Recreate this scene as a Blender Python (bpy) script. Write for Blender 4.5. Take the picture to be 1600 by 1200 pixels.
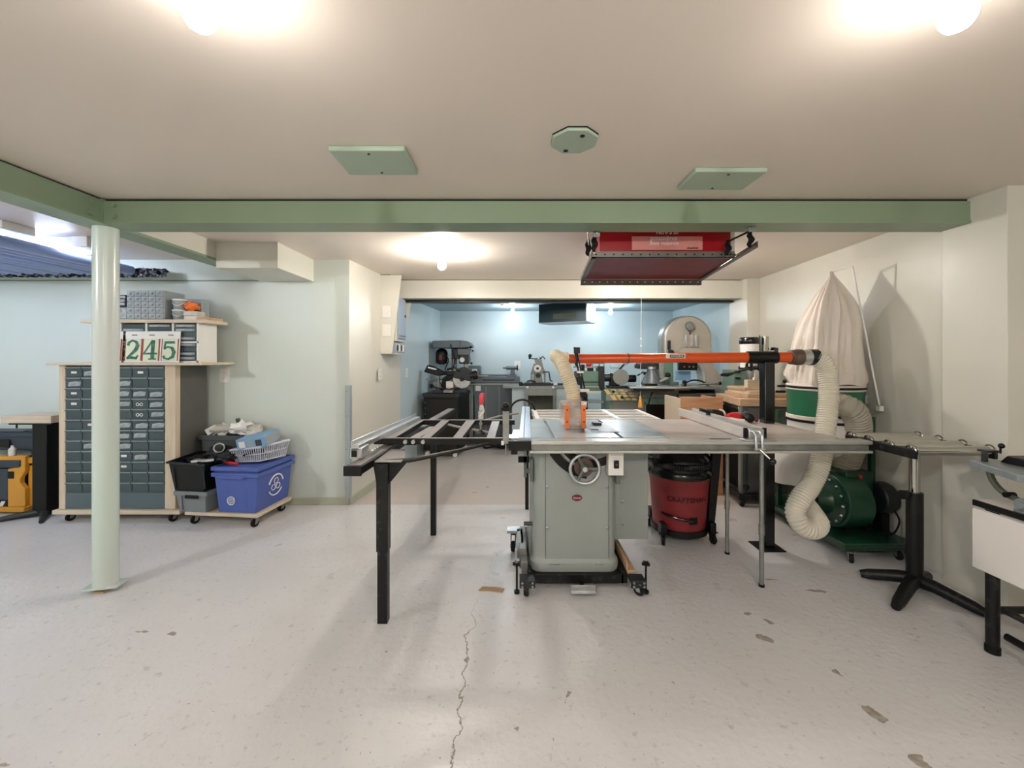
import bpy, bmesh, math, random
from math import pi, sin, cos, radians as R
from mathutils import Matrix, Vector, noise as mnoise

for o in list(bpy.data.objects):
    bpy.data.objects.remove(o, do_unlink=True)
SC = bpy.context.scene
COL = SC.collection
random.seed(7)

# ------------------------------------------------------------------ camera
CAM_H = 1.33
cam_d = bpy.data.cameras.new('camera')
cam = bpy.data.objects.new('camera', cam_d)
COL.objects.link(cam)
cam.location = (0, 0, CAM_H)
cam.rotation_euler = (pi / 2, 0, 0)
cam_d.sensor_width = 36.0
cam_d.lens = 36.0 * 640 / 1600
cam_d.shift_y = -42 / 1600
cam_d.clip_start = 0.02
SC.camera = cam

# ------------------------------------------------------------------ world, exposure
w = bpy.data.worlds.new('world')
SC.world = w
w.use_nodes = True
w.node_tree.nodes['Background'].inputs[0].default_value = (0.8, 0.85, 0.9, 1)
w.node_tree.nodes['Background'].inputs[1].default_value = 0.3
vs = SC.view_settings
vs.view_transform = 'Standard'
vs.look = 'None'
vs.gamma = 1.0
vs.exposure = 1.45
vs.use_curve_mapping = False
SC.cycles.max_bounces = 8
SC.cycles.diffuse_bounces = 4
SC.cycles.glossy_bounces = 3
SC.cycles.transparent_max_bounces = 8
SC.cycles.caustics_reflective = False
SC.cycles.caustics_refractive = False
BULB = 56.0          # emission of the bare bulbs
TUBE = 12.0            # emission of the fluorescent tubes


# ------------------------------------------------------------------ colour and material helpers
def lin(h):
    h = h.lstrip('#')
    out = []
    for i in (0, 2, 4):
        c = int(h[i:i + 2], 16) / 255
        out.append(c / 12.92 if c <= 0.04045 else ((c + 0.055) / 1.055) ** 2.4)
    return (*out, 1.0)


def mat(name, col, rough=0.5, metal=0.0, var=0.0, vscale=6.0, bump=0.0, bscale=60.0, col2=None, emit=None, estr=0.0,
        alpha=1.0, trans=0.0, spec=0.5, stretch=None, vlo=0.35, vhi=0.7, coat=0.0):
    m = bpy.data.materials.new(name)
    m.use_nodes = True
    nt = m.node_tree
    b = nt.nodes['Principled BSDF']
    b.inputs['Base Color'].default_value = lin(col)
    b.inputs['Roughness'].default_value = rough
    b.inputs['Metallic'].default_value = metal
    b.inputs['Specular IOR Level'].default_value = spec
    b.inputs['Coat Weight'].default_value = coat
    if trans:
        b.inputs['Transmission Weight'].default_value = trans
    if alpha < 1:
        b.inputs['Alpha'].default_value = alpha
    if emit:
        b.inputs['Emission Color'].default_value = lin(emit)
        b.inputs['Emission Strength'].default_value = estr
    tc = None
    if var or bump or col2:
        tc = nt.nodes.new('ShaderNodeTexCoord')
        mp = nt.nodes.new('ShaderNodeMapping')
        nt.links.new(tc.outputs['Object'], mp.inputs[0])
        if stretch:
            mp.inputs['Scale'].default_value = stretch
    if var or col2:
        n = nt.nodes.new('ShaderNodeTexNoise')
        n.inputs['Scale'].default_value = vscale
        n.inputs['Detail'].default_value = 6
        nt.links.new(mp.outputs[0], n.inputs['Vector'])
        rp = nt.nodes.new('ShaderNodeMapRange')
        rp.inputs[1].default_value = vlo
        rp.inputs[2].default_value = vhi
        nt.links.new(n.outputs[0], rp.inputs[0])
        mx = nt.nodes.new('ShaderNodeMix')
        mx.data_type = 'RGBA'
        c = lin(col)
        mx.inputs[6].default_value = c
        mx.inputs[7].default_value = lin(col2) if col2 else tuple(max(0, v * (1 - var)) for v in c[:3]) + (1,)
        nt.links.new(rp.outputs[0], mx.inputs[0])
        nt.links.new(mx.outputs[2], b.inputs['Base Color'])
    if bump:
        n2 = nt.nodes.new('ShaderNodeTexNoise')
        n2.inputs['Scale'].default_value = bscale
        n2.inputs['Detail'].default_value = 3
        nt.links.new(mp.outputs[0], n2.inputs['Vector'])
        bp = nt.nodes.new('ShaderNodeBump')
        bp.inputs['Strength'].default_value = bump
        bp.inputs['Distance'].default_value = 0.01
        nt.links.new(n2.outputs[0], bp.inputs['Height'])
        nt.links.new(bp.outputs[0], b.inputs['Normal'])
    return m


M = {}
def D(k, *a, **kw):
    M[k] = mat(k, *a, **kw)

D('ceiling', '#e4d9cd', 0.42, var=0.05, vscale=1.2, bump=0.04, bscale=18, spec=0.35)
D('wall', '#d6d4c9', 0.36, var=0.05, vscale=1.5, bump=0.05, bscale=25)
D('wall_green', '#d5ddd6', 0.36, var=0.05, vscale=1.5, bump=0.05, bscale=25)
D('wall_blue', '#bccdd1', 0.34, var=0.05, vscale=1.5, bump=0.04, bscale=25)
D('ceil_blue', '#9db3bb', 0.5, var=0.08, vscale=2)
D('sage', '#86997f', 0.38, var=0.07, vscale=3, bump=0.05, bscale=30)
D('column', '#c0d0c5', 0.25, col2='#cccfcd', vscale=3.0, bump=0.06, bscale=14, stretch=(1, 1, 0.35))
D('vent', '#a9bba8', 0.4, var=0.05)
D('base', '#b6b9a4', 0.5, var=0.1)
D('trimw', '#c9cabb', 0.45)
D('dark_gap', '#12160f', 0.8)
D('steel', '#b9bbba', 0.32, 0.9, var=0.25, vscale=25, bump=0.05, bscale=120)
D('steel_dull', '#9a9c98', 0.42, 0.75, var=0.3, vscale=14)
D('chrome', '#b9b7b0', 0.14, 1.0)
D('alu', '#c9cbcc', 0.35, 0.85, var=0.12, vscale=20)
D('alu_blue', '#b6c0cc', 0.3, 0.7, var=0.1, vscale=12)
D('cast', '#c3c9cc', 0.25, 0.4, var=0.15, vscale=6)
D('rail', '#c3c2bd', 0.28, 0.6, var=0.08, vscale=50)
D('lam', '#c4bab4', 0.35, var=0.08, vscale=4)
D('lam_white', '#ddd9d4', 0.4, var=0.04)
D('black', '#0a0a0a', 0.4, spec=0.35)
D('black_gloss', '#0d0d0e', 0.18)
D('black_worn', '#0b0b0b', 0.42, spec=0.35, col2='#3c3a38', vscale=30, vlo=0.56, vhi=0.75)
D('rubber', '#0e0e0f', 0.7, spec=0.3)
D('saw_grey', '#959c98', 0.42, var=0.06, vscale=5)
D('saw_dark', '#5d645f', 0.5)
D('slat', '#a29e9d', 0.42, 0.3, var=0.15, vscale=18)
D('orange', '#d8551f', 0.28, var=0.05)
D('orange_p', '#ef7a35', 0.4)
D('brown', '#5d4a3f', 0.4)
D('hose', '#e2dccc', 0.55, var=0.08, vscale=12)
D('hose_tan', '#e0d2b6', 0.55, var=0.08, vscale=12)
D('hose_grey', '#a9a294', 0.6, var=0.08, vscale=12)
D('clear_pink', '#d8c3b6', 0.12, alpha=0.36)
D('clear', '#d9dedd', 0.1, alpha=0.3)
D('green', '#14402c', 0.32, var=0.35, vscale=8, coat=0.2)
D('green_band', '#1f6a49', 0.35, var=0.2, vscale=8)
D('bag', '#e3d9cf', 0.85, var=0.06, vscale=5, bump=0.15, bscale=90)
D('bag_clear', '#e6e2dc', 0.4, var=0.05, vscale=5)
D('vac_red', '#8c262b', 0.45, col2='#6b2325', vscale=5)
D('red', '#c3202b', 0.35)
D('red_pink', '#e0485a', 0.35)
D('filter_red', '#a80f22', 0.3, var=0.1, vscale=3)
D('filter_film', '#7d2029', 0.45, var=0.3, vscale=7)
D('print_pink', '#d98c86', 0.5)
D('white', '#e6e4e0', 0.4)
D('white_print', '#eeeeee', 0.5)
D('ivory', '#e9e4db', 0.4)
D('wood', '#cdb091', 0.55, col2='#b5926f', vscale=5, stretch=(1, 12, 12))
D('wood_v', '#d8c9b2', 0.6, col2='#cbb79c', vscale=4, stretch=(12, 12, 1))
D('wood_pale', '#d8cab5', 0.6, col2='#ccb99f', vscale=4, stretch=(1, 14, 14))
D('ply', '#cf9f78', 0.55, col2='#bb875f', vscale=4, stretch=(1, 1, 8))
D('drawer', '#465558', 0.38, var=0.12, vscale=8)
D('lip_highlight', '#9aa9ab', 0.35)  # lighter than the drawers: the lip highlight is put into the colour
D('case', '#56656a', 0.42)
D('case_side', '#5b5b57', 0.5, var=0.15)
D('white_shelf', '#e8e6e2', 0.45)
D('clear_drawer', '#b9c0c4', 0.15, col2='#8c9498', vscale=22)
D('organizer', '#9aa1a4', 0.35)
D('card', '#eeece6', 0.6)
D('card_face', '#dfe6c9', 0.5)
D('digit', '#2e5c4c', 0.3, 0.3, col2='#5d8a80', vscale=40)
D('card_red', '#b03a38', 0.5)
D('blue_bin', '#4a5fa8', 0.4, var=0.06)
D('grey_bin', '#7d8486', 0.45, var=0.08)
D('grey_tote', '#4b5152', 0.5, var=0.1)
D('lightblue', '#7da4c8', 0.45)
D('basket', '#c9ccd6', 0.45)
D('junk', '#d8d4ca', 0.55, var=0.2, vscale=20)
D('yellow', '#d69a35', 0.45, var=0.08)
D('tote_blue', '#39434e', 0.45, var=0.1)
D('bluesheet', '#8ea3d6', 0.22, var=0.1, vscale=3)
D('angle', '#77706a', 0.4, 0.5, var=0.2, vscale=20)
D('film', '#30343f', 0.25, col2='#c5cbd8', vscale=30, vlo=0.5, vhi=0.68)
D('galv', '#b5c0c4', 0.4, 0.5)
D('panel_grey', '#9aa7b6', 0.4, 0.2)
D('mach_grey', '#8a8f8b', 0.42, 0.2, var=0.12, vscale=12)
D('mach_slate', '#5c666c', 0.4, 0.2, var=0.12, vscale=12)
D('mach_beige', '#aaa49a', 0.42, var=0.08, vscale=10)
D('mach_green', '#5f7d70', 0.38, var=0.12, vscale=12)
D('mach_teal', '#6f8a80', 0.42)
D('mach_dark', '#24282b', 0.42, 0.2, var=0.2, vscale=20)
D('dark_teal', '#16313b', 0.3, 0.3, var=0.15)
D('olive', '#555a4a', 0.6, var=0.15)
D('hazard', '#cdbd78', 0.5)
D('tassel', '#d99a3f', 0.5)
D('cord', '#e4e6e4', 0.6)
D('cardboard', '#b79a7c', 0.7, var=0.15, vscale=20)
D('scroll_grey', '#8e979a', 0.38, 0.25, var=0.15, vscale=18)
D('bulb', '#ffffff', 0.3, emit='#fff9f2', estr=BULB * .65)
D('bulb_fill', '#ffffff', 0.3, emit='#fffaf4', estr=BULB * 6.2)  # for the fill bulbs added behind the camera
D('bulb_fill_bay', '#ffffff', 0.3, emit='#f6faff', estr=BULB * 9)  # for the fill bulb added in the left bay
D('bulb_mid', '#ffffff', 0.3, emit='#fff8ee', estr=BULB * 3.7)
D('bulb_cool', '#ffffff', 0.3, emit='#f3f8ff', estr=BULB * 3.6)
D('tube', '#ffffff', 0.3, emit='#eaf4ff', estr=TUBE)


# ------------------------------------------------------------------ mesh helpers
class MB:
    """collects vertices and faces in the thing's (or world) coordinates"""
    def __init__(self):
        self.v, self.f, self.x = [], [], Matrix()

    def at(self, loc=(0, 0, 0), rz=0, rx=0, ry=0):
        self.x = Matrix.Translation(loc) @ Matrix.Rotation(rz, 4, 'Z') @ Matrix.Rotation(ry, 4, 'Y') @ Matrix.Rotation(rx, 4, 'X')
        return self

    def add(self, vs_, fs_):
        n = len(self.v)
        for p in vs_:
            self.v.append(tuple(self.x @ Vector(p)))
        for q in fs_:
            self.f.append(tuple(i + n for i in q))
        return self

    def box(self, x0, x1, y0, y1, z0, z1, tx=0, ty=0):
        """tx, ty: taper of the bottom (inset at z0)"""
        a = [(x0 + tx, y0 + ty, z0), (x1 - tx, y0 + ty, z0), (x1 - tx, y1 - ty, z0), (x0 + tx, y1 - ty, z0),
             (x0, y0, z1), (x1, y0, z1), (x1, y1, z1), (x0, y1, z1)]
        return self.add(a, [(3, 2, 1, 0), (4, 5, 6, 7), (0, 1, 5, 4), (1, 2, 6, 5), (2, 3, 7, 6), (3, 0, 4, 7)])

    def cbox(self, c, s):
        return self.box(c[0] - s[0] / 2, c[0] + s[0] / 2, c[1] - s[1] / 2, c[1] + s[1] / 2, c[2] - s[2] / 2, c[2] + s[2] / 2)

    def prism(self, poly, a0, a1, axis='z'):
        n = len(poly)
        def mk(u, v, a):
            return {'z': (u, v, a), 'y': (u, a, v), 'x': (a, u, v)}[axis]
        vs_ = [mk(u, v, a0) for u, v in poly] + [mk(u, v, a1) for u, v in poly]
        fs = [tuple(range(n))[::-1], tuple(range(n, 2 * n))]
        for i in range(n):
            j = (i + 1) % n
            fs.append((i, j, n + j, n + i))
        return self.add(vs_, fs)

    def cyl(self, p0, p1, r0, r1=None, n=16, caps=True):
        r1 = r0 if r1 is None else r1
        p0, p1 = Vector(p0), Vector(p1)
        d = (p1 - p0).normalized()
        u = d.orthogonal().normalized()
        v = d.cross(u)
        vs_ = []
        for p, r in ((p0, r0), (p1, r1)):
            for i in range(n):
                t = 2 * pi * i / n
                vs_.append(p + u * (r * cos(t)) + v * (r * sin(t)))
        fs = [(i, (i + 1) % n, n + (i + 1) % n, n + i) for i in range(n)]
        if caps:
            fs += [tuple(range(n))[::-1], tuple(range(n, 2 * n))]
        return self.add(vs_, fs)

    def tube(self, pts, r, n=10, caps=True, closed=False):
        pts = [Vector(p) for p in pts]
        m = len(pts)
        rs = r if isinstance(r, (list, tuple)) else [r] * m
        vs_, fs = [], []
        u = None
        for i, p in enumerate(pts):
            a = pts[(i - 1) % m] if (closed or i) else p
            b = pts[(i + 1) % m] if (closed or i < m - 1) else p
            t = (b - a).normalized()
            if u is None:
                u = t.orthogonal().normalized()
            else:
                u = (u - t * u.dot(t))
                u = u.normalized() if u.length > 1e-6 else t.orthogonal().normalized()
            v = t.cross(u)
            for k in range(n):
                th = 2 * pi * k / n
                vs_.append(p + (u * cos(th) + v * sin(th)) * rs[i])
        for i in range(m if closed else m - 1):
            j = (i + 1) % m
            for k in range(n):
                l = (k + 1) % n
                fs.append((i * n + k, i * n + l, j * n + l, j * n + k))
        if caps and not closed:
            fs += [tuple(range(n))[::-1], tuple(range((m - 1) * n, m * n))]
        return self.add(vs_, fs)

    def lathe(self, prof, c=(0, 0, 0), axis='z', n=24, rfun=None):
        vs_, fs = [], []
        for r, h in prof:
            for k in range(n):
                t = 2 * pi * k / n
                rr = r * (rfun(t, h) if rfun else 1)
                a, b = rr * cos(t), rr * sin(t)
                p = {'z': (a, b, h), 'y': (a, h, b), 'x': (h, a, b)}[axis]
                vs_.append((p[0] + c[0], p[1] + c[1], p[2] + c[2]))
        m = len(prof)
        for i in range(m - 1):
            for k in range(n):
                l = (k + 1) % n
                fs.append((i * n + k, i * n + l, (i + 1) * n + l, (i + 1) * n + k))
        fs += [tuple(range(n))[::-1], tuple(range((m - 1) * n, m * n))]
        return self.add(vs_, fs)

    def ball(self, c, r, n=12, sz=1.0):
        prof = [(max(1e-4, r * sin(pi * i / n)), -r * sz * cos(pi * i / n)) for i in range(n + 1)]
        return self.lathe(prof, c, 'z', n + 4)

    def shell(self, x0, x1, y0, y1, z0, z1, t=0.006, tx=0.0, ty=0.0):
        """open-topped box with wall thickness t, tapered towards the bottom"""
        def ring(i, z, k):
            return [(x0 + i + k * tx, y0 + i + k * ty, z), (x1 - i - k * tx, y0 + i + k * ty, z),
                    (x1 - i - k * tx, y1 - i - k * ty, z), (x0 + i + k * tx, y1 - i - k * ty, z)]
        vs_ = ring(0, z0, 1) + ring(0, z1, 0) + ring(t, z1, 0) + ring(t, z0 + t, 1)
        fs = [(3, 2, 1, 0), (12, 13, 14, 15)]
        for a, b in ((0, 4), (4, 8), (8, 12)):
            for i in range(4):
                j = (i + 1) % 4
                fs.append((a + i, a + j, b + j, b + i))
        return self.add(vs_, fs)

    def mesh(self, name, m=None, smooth=True, off=(0, 0, 0)):
        me = bpy.data.meshes.new(name)
        me.from_pydata([(a - off[0], b - off[1], c - off[2]) for a, b, c in self.v], [], self.f)
        if m:
            me.materials.append(M[m] if isinstance(m, str) else m)
        bm = bmesh.new()
        bm.from_mesh(me)
        bmesh.ops.recalc_face_normals(bm, faces=bm.faces)
        bm.to_mesh(me)
        bm.free()
        if smooth:
            me.polygons.foreach_set('use_smooth', [True] * len(me.polygons))
            me.set_sharp_from_angle(angle=R(38))
        return me


OFF = {}
def link(name, me, parent=None):
    o = bpy.data.objects.new(name, me)
    COL.objects.link(o)
    if parent:
        o.parent = parent
    return o


def bevel(o, wd, seg=2):
    if wd:
        b = o.modifiers.new('bevel', 'BEVEL')
        b.width = wd
        b.segments = seg
        b.limit_method = 'ANGLE'
        b.angle_limit = R(40)
        b.harden_normals = False
    return o


def tag(o, label, cat=None, group=None, kind=None):
    o['label'] = label
    if cat:
        o['category'] = cat
    if group:
        o['group'] = group
    if kind:
        o['kind'] = kind
    return o


def thing(name, label, cat, loc=(0, 0, 0), rz=0, group=None, world=True, rx=0, ry=0):
    """an Empty at the thing's base; world=True: its parts are given in world coordinates"""
    o = link(name, None)
    o.location = loc
    o.rotation_euler = (rx, ry, rz)
    o.empty_display_size = 0.1
    OFF[o.name] = tuple(loc) if world else (0, 0, 0)
    return tag(o, label, cat, group)


def part(parent, name, mb, m, bev=0, label=None, smooth=True):
    off = OFF.get(parent.name, (0, 0, 0))
    o = link(name, mb.mesh(name, m, smooth, off), parent)
    OFF[o.name] = off
    bevel(o, bev)
    if label:
        o['label'] = label
    return o


def piece(parent, name, me, loc, rot=(0, 0, 0)):
    """shared-mesh piece; loc in the thing's convention"""
    off = OFF.get(parent.name, (0, 0, 0))
    o = link(name, me, parent)
    o.location = (loc[0] - off[0], loc[1] - off[1], loc[2] - off[2])
    o.rotation_euler = rot
    return o


def solo(name, mb, m, label, cat, loc, rz=0, group=None, world=True, bev=0, smooth=True):
    """a thing that is one mesh"""
    o = link(name, mb.mesh(name, m, smooth, loc if world else (0, 0, 0)))
    o.location = loc
    o.rotation_euler = (0, 0, rz)
    bevel(o, bev)
    return tag(o, label, cat, group)


def struct(name, mb, m, label=None, bev=0):
    o = link(name, mb.mesh(name, m, True))
    o['kind'] = 'structure'
    OFF[o.name] = (0, 0, 0)
    bevel(o, bev)
    if label:
        o['label'] = label
    return o


def text_mesh(s, size, depth=0.001, m='white_print', align='CENTER', shear=0.0, space=1.0):
    cu = bpy.data.curves.new('lettering', 'FONT')
    cu.body = s
    cu.size = size
    cu.extrude = depth
    cu.align_x = align
    cu.align_y = 'CENTER'
    cu.shear = shear
    cu.space_character = space
    cu.resolution_u = 3
    ob = bpy.data.objects.new('lettering', cu)
    COL.objects.link(ob)
    bpy.context.view_layer.update()
    me = bpy.data.meshes.new_from_object(ob)
    bpy.data.objects.remove(ob, do_unlink=True)
    bpy.data.curves.remove(cu)
    me.materials.clear()
    me.materials.append(M[m])
    return me


def arc_pts(c, r, a0, a1, n, plane='xz'):
    out = []
    for i in range(n + 1):
        t = a0 + (a1 - a0) * i / n
        a, b = r * cos(t), r * sin(t)
        out.append({'xz': (c[0] + a, c[1], c[2] + b), 'yz': (c[0], c[1] + a, c[2] + b), 'xy': (c[0] + a, c[1] + b, c[2])}[plane])
    return out


def rrect(x0, x1, y0, y1, r, n=5):
    out = []
    for cx, cy, a in ((x1 - r, y1 - r, 0), (x0 + r, y1 - r, pi / 2), (x0 + r, y0 + r, pi), (x1 - r, y0 + r, 1.5 * pi)):
        for i in range(n + 1):
            t = a + pi / 2 * i / n
            out.append((cx + r * cos(t), cy + r * sin(t)))
    return out


def spline(pts, n=40):
    """Catmull-Rom through pts, n samples spaced evenly by length"""
    P = [Vector(p) for p in pts]
    P = [P[0] * 2 - P[1]] + P + [P[-1] * 2 - P[-2]]
    fine = []
    for i in range(1, len(P) - 2):
        for k in range(24):
            t = k / 24
            a, b, c, d = P[i - 1], P[i], P[i + 1], P[i + 2]
            fine.append(0.5 * (2 * b + (c - a) * t + (2 * a - 5 * b + 4 * c - d) * t * t + (3 * b - a - 3 * c + d) * t ** 3))
    fine.append(P[-2])
    L = [0]
    for i in range(1, len(fine)):
        L.append(L[-1] + (fine[i] - fine[i - 1]).length)
    out, j = [], 0
    for k in range(n + 1):
        s = L[-1] * k / n
        while j < len(L) - 2 and L[j + 1] < s:
            j += 1
        t = (s - L[j]) / max(1e-9, L[j + 1] - L[j])
        out.append(fine[j].lerp(fine[j + 1], min(1, t)))
    return out, L[-1]


def hose_mb(pts, r, pitch=0.016, n=20, depth=0.10):
    _, ln = spline(pts, 4)
    k = max(4, int(ln / pitch))
    P, _ = spline(pts, k * 4)
    rs = [r * (1 - depth * (0, 0.55, 1.0, 0.55)[i % 4]) for i in range(len(P))]
    return MB().tube(P, rs, n)


def stroke(pts, widths, y0, y1):
    """flat calligraphic stroke in xz, extruded y0..y1, as one strip"""
    mb = MB()
    P = [Vector((p[0], 0, p[1])) for p in pts]
    L, Rr = [], []
    for i, p in enumerate(P):
        t = (P[min(i + 1, len(P) - 1)] - P[max(i - 1, 0)]).normalized()
        nn = Vector((-t.z, 0, t.x)) * widths[i] / 2
        L.append(p + nn)
        Rr.append(p - nn)
    vs_, fs = [], []
    for a, b in zip(L, Rr):
        vs_ += [(a.x, y0, a.z), (b.x, y0, b.z), (a.x, y1, a.z), (b.x, y1, b.z)]
    for i in range(len(P) - 1):
        q = 4 * i
        fs += [(q, q + 1, q + 5, q + 4), (q + 2, q + 6, q + 7, q + 3), (q, q + 4, q + 6, q + 2), (q + 1, q + 3, q + 7, q + 5)]
    fs += [(0, 2, 3, 1), (4 * len(P) - 4, 4 * len(P) - 3, 4 * len(P) - 1, 4 * len(P) - 2)]
    return mb.add(vs_, fs)


def caster(parent, x, y, ztop, r=0.03, ang=0.0, m='steel_dull', wheel='rubber', wd=0.022):
    """swivel caster under a thing: fork and plate, wheel as a sub-part; floor at z = 0"""
    h = ztop
    c = MB().at((x, y, 0), ang)
    c.box(-r, r, -r * 0.9, r * 0.9, h - 0.004, h)
    c.cyl((0, 0, h - 0.016), (0, 0, h - 0.004), r * 0.55, n=10)
    top = h - 0.016
    for s in (-1, 1):
        yy = s * (wd / 2 + 0.004)
        c.prism([(-r * 0.55, top), (r * 0.55, top), (-r * 0.15, r * 0.75), (-r * 0.75, r * 0.75)], yy - 0.0015, yy + 0.0015, 'y')
    c.box(-r * 0.55, r * 0.55, -wd / 2 - 0.0055, wd / 2 + 0.0055, top - 0.003, top)
    o = part(parent, 'caster', c, m)
    wmb = MB().at((x, y, 0), ang)
    wmb.lathe([(r * 0.3, -wd / 2), (r * 0.92, -wd / 2), (r, -wd / 4), (r, wd / 4), (r * 0.92, wd / 2), (r * 0.3, wd / 2)], (-r * 0.4, 0, r), 'y', 16)
    part(o, 'wheel', wmb, wheel)
    return o


def blob(c, s, seed, n=10, amp=0.35, freq=14):
    mb = MB()
    vs_, fs = [], []
    for i in range(n + 1):
        ph = pi * i / n
        for k in range(n + 4):
            t = 2 * pi * k / (n + 4)
            d = Vector((sin(ph) * cos(t), sin(ph) * sin(t), cos(ph)))
            f = 1 + amp * mnoise.noise(d * 2.2 + Vector((seed, seed * 2, 0)))
            vs_.append((c[0] + d.x * s[0] * f, c[1] + d.y * s[1] * f, c[2] + d.z * s[2] * f))
    q = n + 4
    for i in range(n):
        for k in range(q):
            l = (k + 1) % q
            fs.append((i * q + k, i * q + l, (i + 1) * q + l, (i + 1) * q + k))
    return mb.add(vs_, fs)


# ------------------------------------------------------------------ floor paint: worn grey gloss with chips and a crack
def floor_material():
    m = bpy.data.materials.new('floor_paint')
    m.use_nodes = True
    nt = m.node_tree
    N, Lk = nt.nodes, nt.links
    b = N['Principled BSDF']
    tc = N.new('ShaderNodeTexCoord')
    pos = tc.outputs['Object']
    def noise_(sc, det=6, rough=0.5, vec=None):
        n = N.new('ShaderNodeTexNoise')
        n.inputs['Scale'].default_value = sc
        n.inputs['Detail'].default_value = det
        n.inputs['Roughness'].default_value = rough
        Lk.new(vec or pos, n.inputs['Vector'])
        return n
    def rng(sock, a, c, lo=0.0, hi=1.0):
        r = N.new('ShaderNodeMapRange')
        for i, v in ((1, a), (2, c), (3, lo), (4, hi)):
            r.inputs[i].default_value = v
        Lk.new(sock, r.inputs[0])
        return r.outputs[0]
    def mixc(fac, a, c):
        x = N.new('ShaderNodeMix')
        x.data_type = 'RGBA'
        Lk.new(fac, x.inputs[0])
        for i, v in ((6, a), (7, c)):
            if isinstance(v, tuple):
                x.inputs[i].default_value = v
            else:
                Lk.new(v, x.inputs[i])
        return x.outputs[2]
    def math_(op, a, c=None):
        x = N.new('ShaderNodeMath')
        x.operation = op
        for i, v in ((0, a), (1, c)):
            if v is None:
                continue
            if isinstance(v, (int, float)):
                x.inputs[i].default_value = v
            else:
                Lk.new(v, x.inputs[i])
        return x.outputs[0]
    sep = N.new('ShaderNodeSeparateXYZ')
    Lk.new(pos, sep.inputs[0])
    base = mixc(rng(noise_(1.3).outputs[0], 0.35, 0.7), lin('#dad9da'), lin('#cfcdcd'))
    # the back bay was painted separately, a shade browner
    base = mixc(rng(sep.outputs[1], 3.685, 3.70), base, lin('#c4bbb4'))
    # fine scuffs
    sc = noise_(26, 8, 0.65)
    base = mixc(rng(sc.outputs[0], 0.58, 0.70, 0, 0.55), base, lin('#a39d98'))
    sp = noise_(60, 3)
    base = mixc(rng(sp.outputs[0], 0.70, 0.73, 0, 0.7), base, lin('#7d756e'))
    # chips where the paint has lifted
    dn = noise_(14, 4)
    sub = N.new('ShaderNodeVectorMath')
    sub.operation = 'MULTIPLY_ADD'
    Lk.new(dn.outputs['Color'], sub.inputs[0])
    sub.inputs[1].default_value = (0.09, 0.09, 0)
    Lk.new(pos, sub.inputs[2])
    mind = None
    for (cx, cy, rx, ry) in ((1.19, 1.94, .040, .024), (1.29, 2.06, .02, .012), (1.22, 2.13, .02, .010), (1.38, 1.73, .018, .022),
                             (1.36, 1.52, .020, .035), (1.34, 1.35, .02, .03), (1.72, 2.33, .06, .014), (1.55, 2.45, .04, .010),
                             (-1.63, 1.97, .025, .016), (-1.66, 1.345, .03, .008), (-.57, 1.86, .010, .007), (-1.07, 1.25, .008, .02),
                             (.22, 1.62, .01, .012), (-1.8, 1.99, .03, .006), (.02, 1.47, .008, .008)):
        mp = N.new('ShaderNodeMapping')
        mp.vector_type = 'POINT'
        mp.inputs['Location'].default_value = (-(cx + .045) / rx, -(cy + .045) / ry, 0)
        mp.inputs['Scale'].default_value = (1 / rx, 1 / ry, 0)
        Lk.new(sub.outputs[0], mp.inputs[0])
        ln = N.new('ShaderNodeVectorMath')
        ln.operation = 'LENGTH'
        Lk.new(mp.outputs[0], ln.inputs[0])
        mind = ln.outputs['Value'] if mind is None else math_('MINIMUM', mind, ln.outputs['Value'])
    chip = rng(mind, 1.02, 0.94)
    chipcol = mixc(rng(noise_(40).outputs[0], 0.4, 0.6), lin('#a8a098'), lin('#8f877d'))
    base = mixc(chip, base, chipcol)
    # a wandering crack
    wob = math_('MULTIPLY', math_('SUBTRACT', noise_(5, 8, 0.6).outputs[0], 0.5), 0.22)
    cr = math_('ABSOLUTE', math_('ADD', math_('ADD', sep.outputs[0], 0.20), wob))
    crm = math_('MULTIPLY', rng(cr, 0.0045, 0.0015), math_('MULTIPLY', rng(sep.outputs[1], 0.7, 0.9), rng(sep.outputs[1], 2.3, 1.9)))
    base = mixc(crm, base, lin('#8a8078'))
    Lk.new(base, b.inputs['Base Color'])
    rgh = rng(noise_(7, 5).outputs[0], 0.3, 0.75, 0.27, 0.42)
    Lk.new(math_('ADD', rgh, math_('MULTIPLY', chip, 0.35)), b.inputs['Roughness'])
    bp = N.new('ShaderNodeBump')
    bp.inputs['Strength'].default_value = 0.22
    bp.inputs['Distance'].default_value = 0.01
    h = math_('SUBTRACT', noise_(32, 4).outputs[0], math_('MULTIPLY', math_('ADD', chip, crm), 0.5))
    Lk.new(h, bp.inputs['Height'])
    Lk.new(bp.outputs[0], b.inputs['Normal'])
    return m
M['floor'] = floor_material()

# ================================================================== THE SETTING
CEIL = 2.21
def wall_quad(p0, p1, z0, z1, t=0.08, side=1):
    """a wall slab from p0 to p1 (its visible face), thickened away from the room"""
    a, b = Vector((p0[0], p0[1])), Vector((p1[0], p1[1]))
    d = (b - a).normalized()
    n = Vector((-d.y, d.x)) * side * t
    return MB().prism([tuple(a), tuple(b), tuple(b + n), tuple(a + n)], z0, z1)

struct('floor', MB().box(-5.3, 3.3, -2.7, 6.8, -0.08, 0), 'floor', 'pale grey painted concrete floor with chips and a crack')
struct('ceiling', MB().box(-5.3, 3.3, -2.7, 4.86, CEIL, CEIL + 0.08), 'ceiling', 'smooth beige painted ceiling')
struct('ceiling_alcove', MB().box(-1.5, 2.8, 4.86, 6.8, 2.07, 2.15), 'ceil_blue', 'low blue-grey ceiling of the rear alcove')
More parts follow.
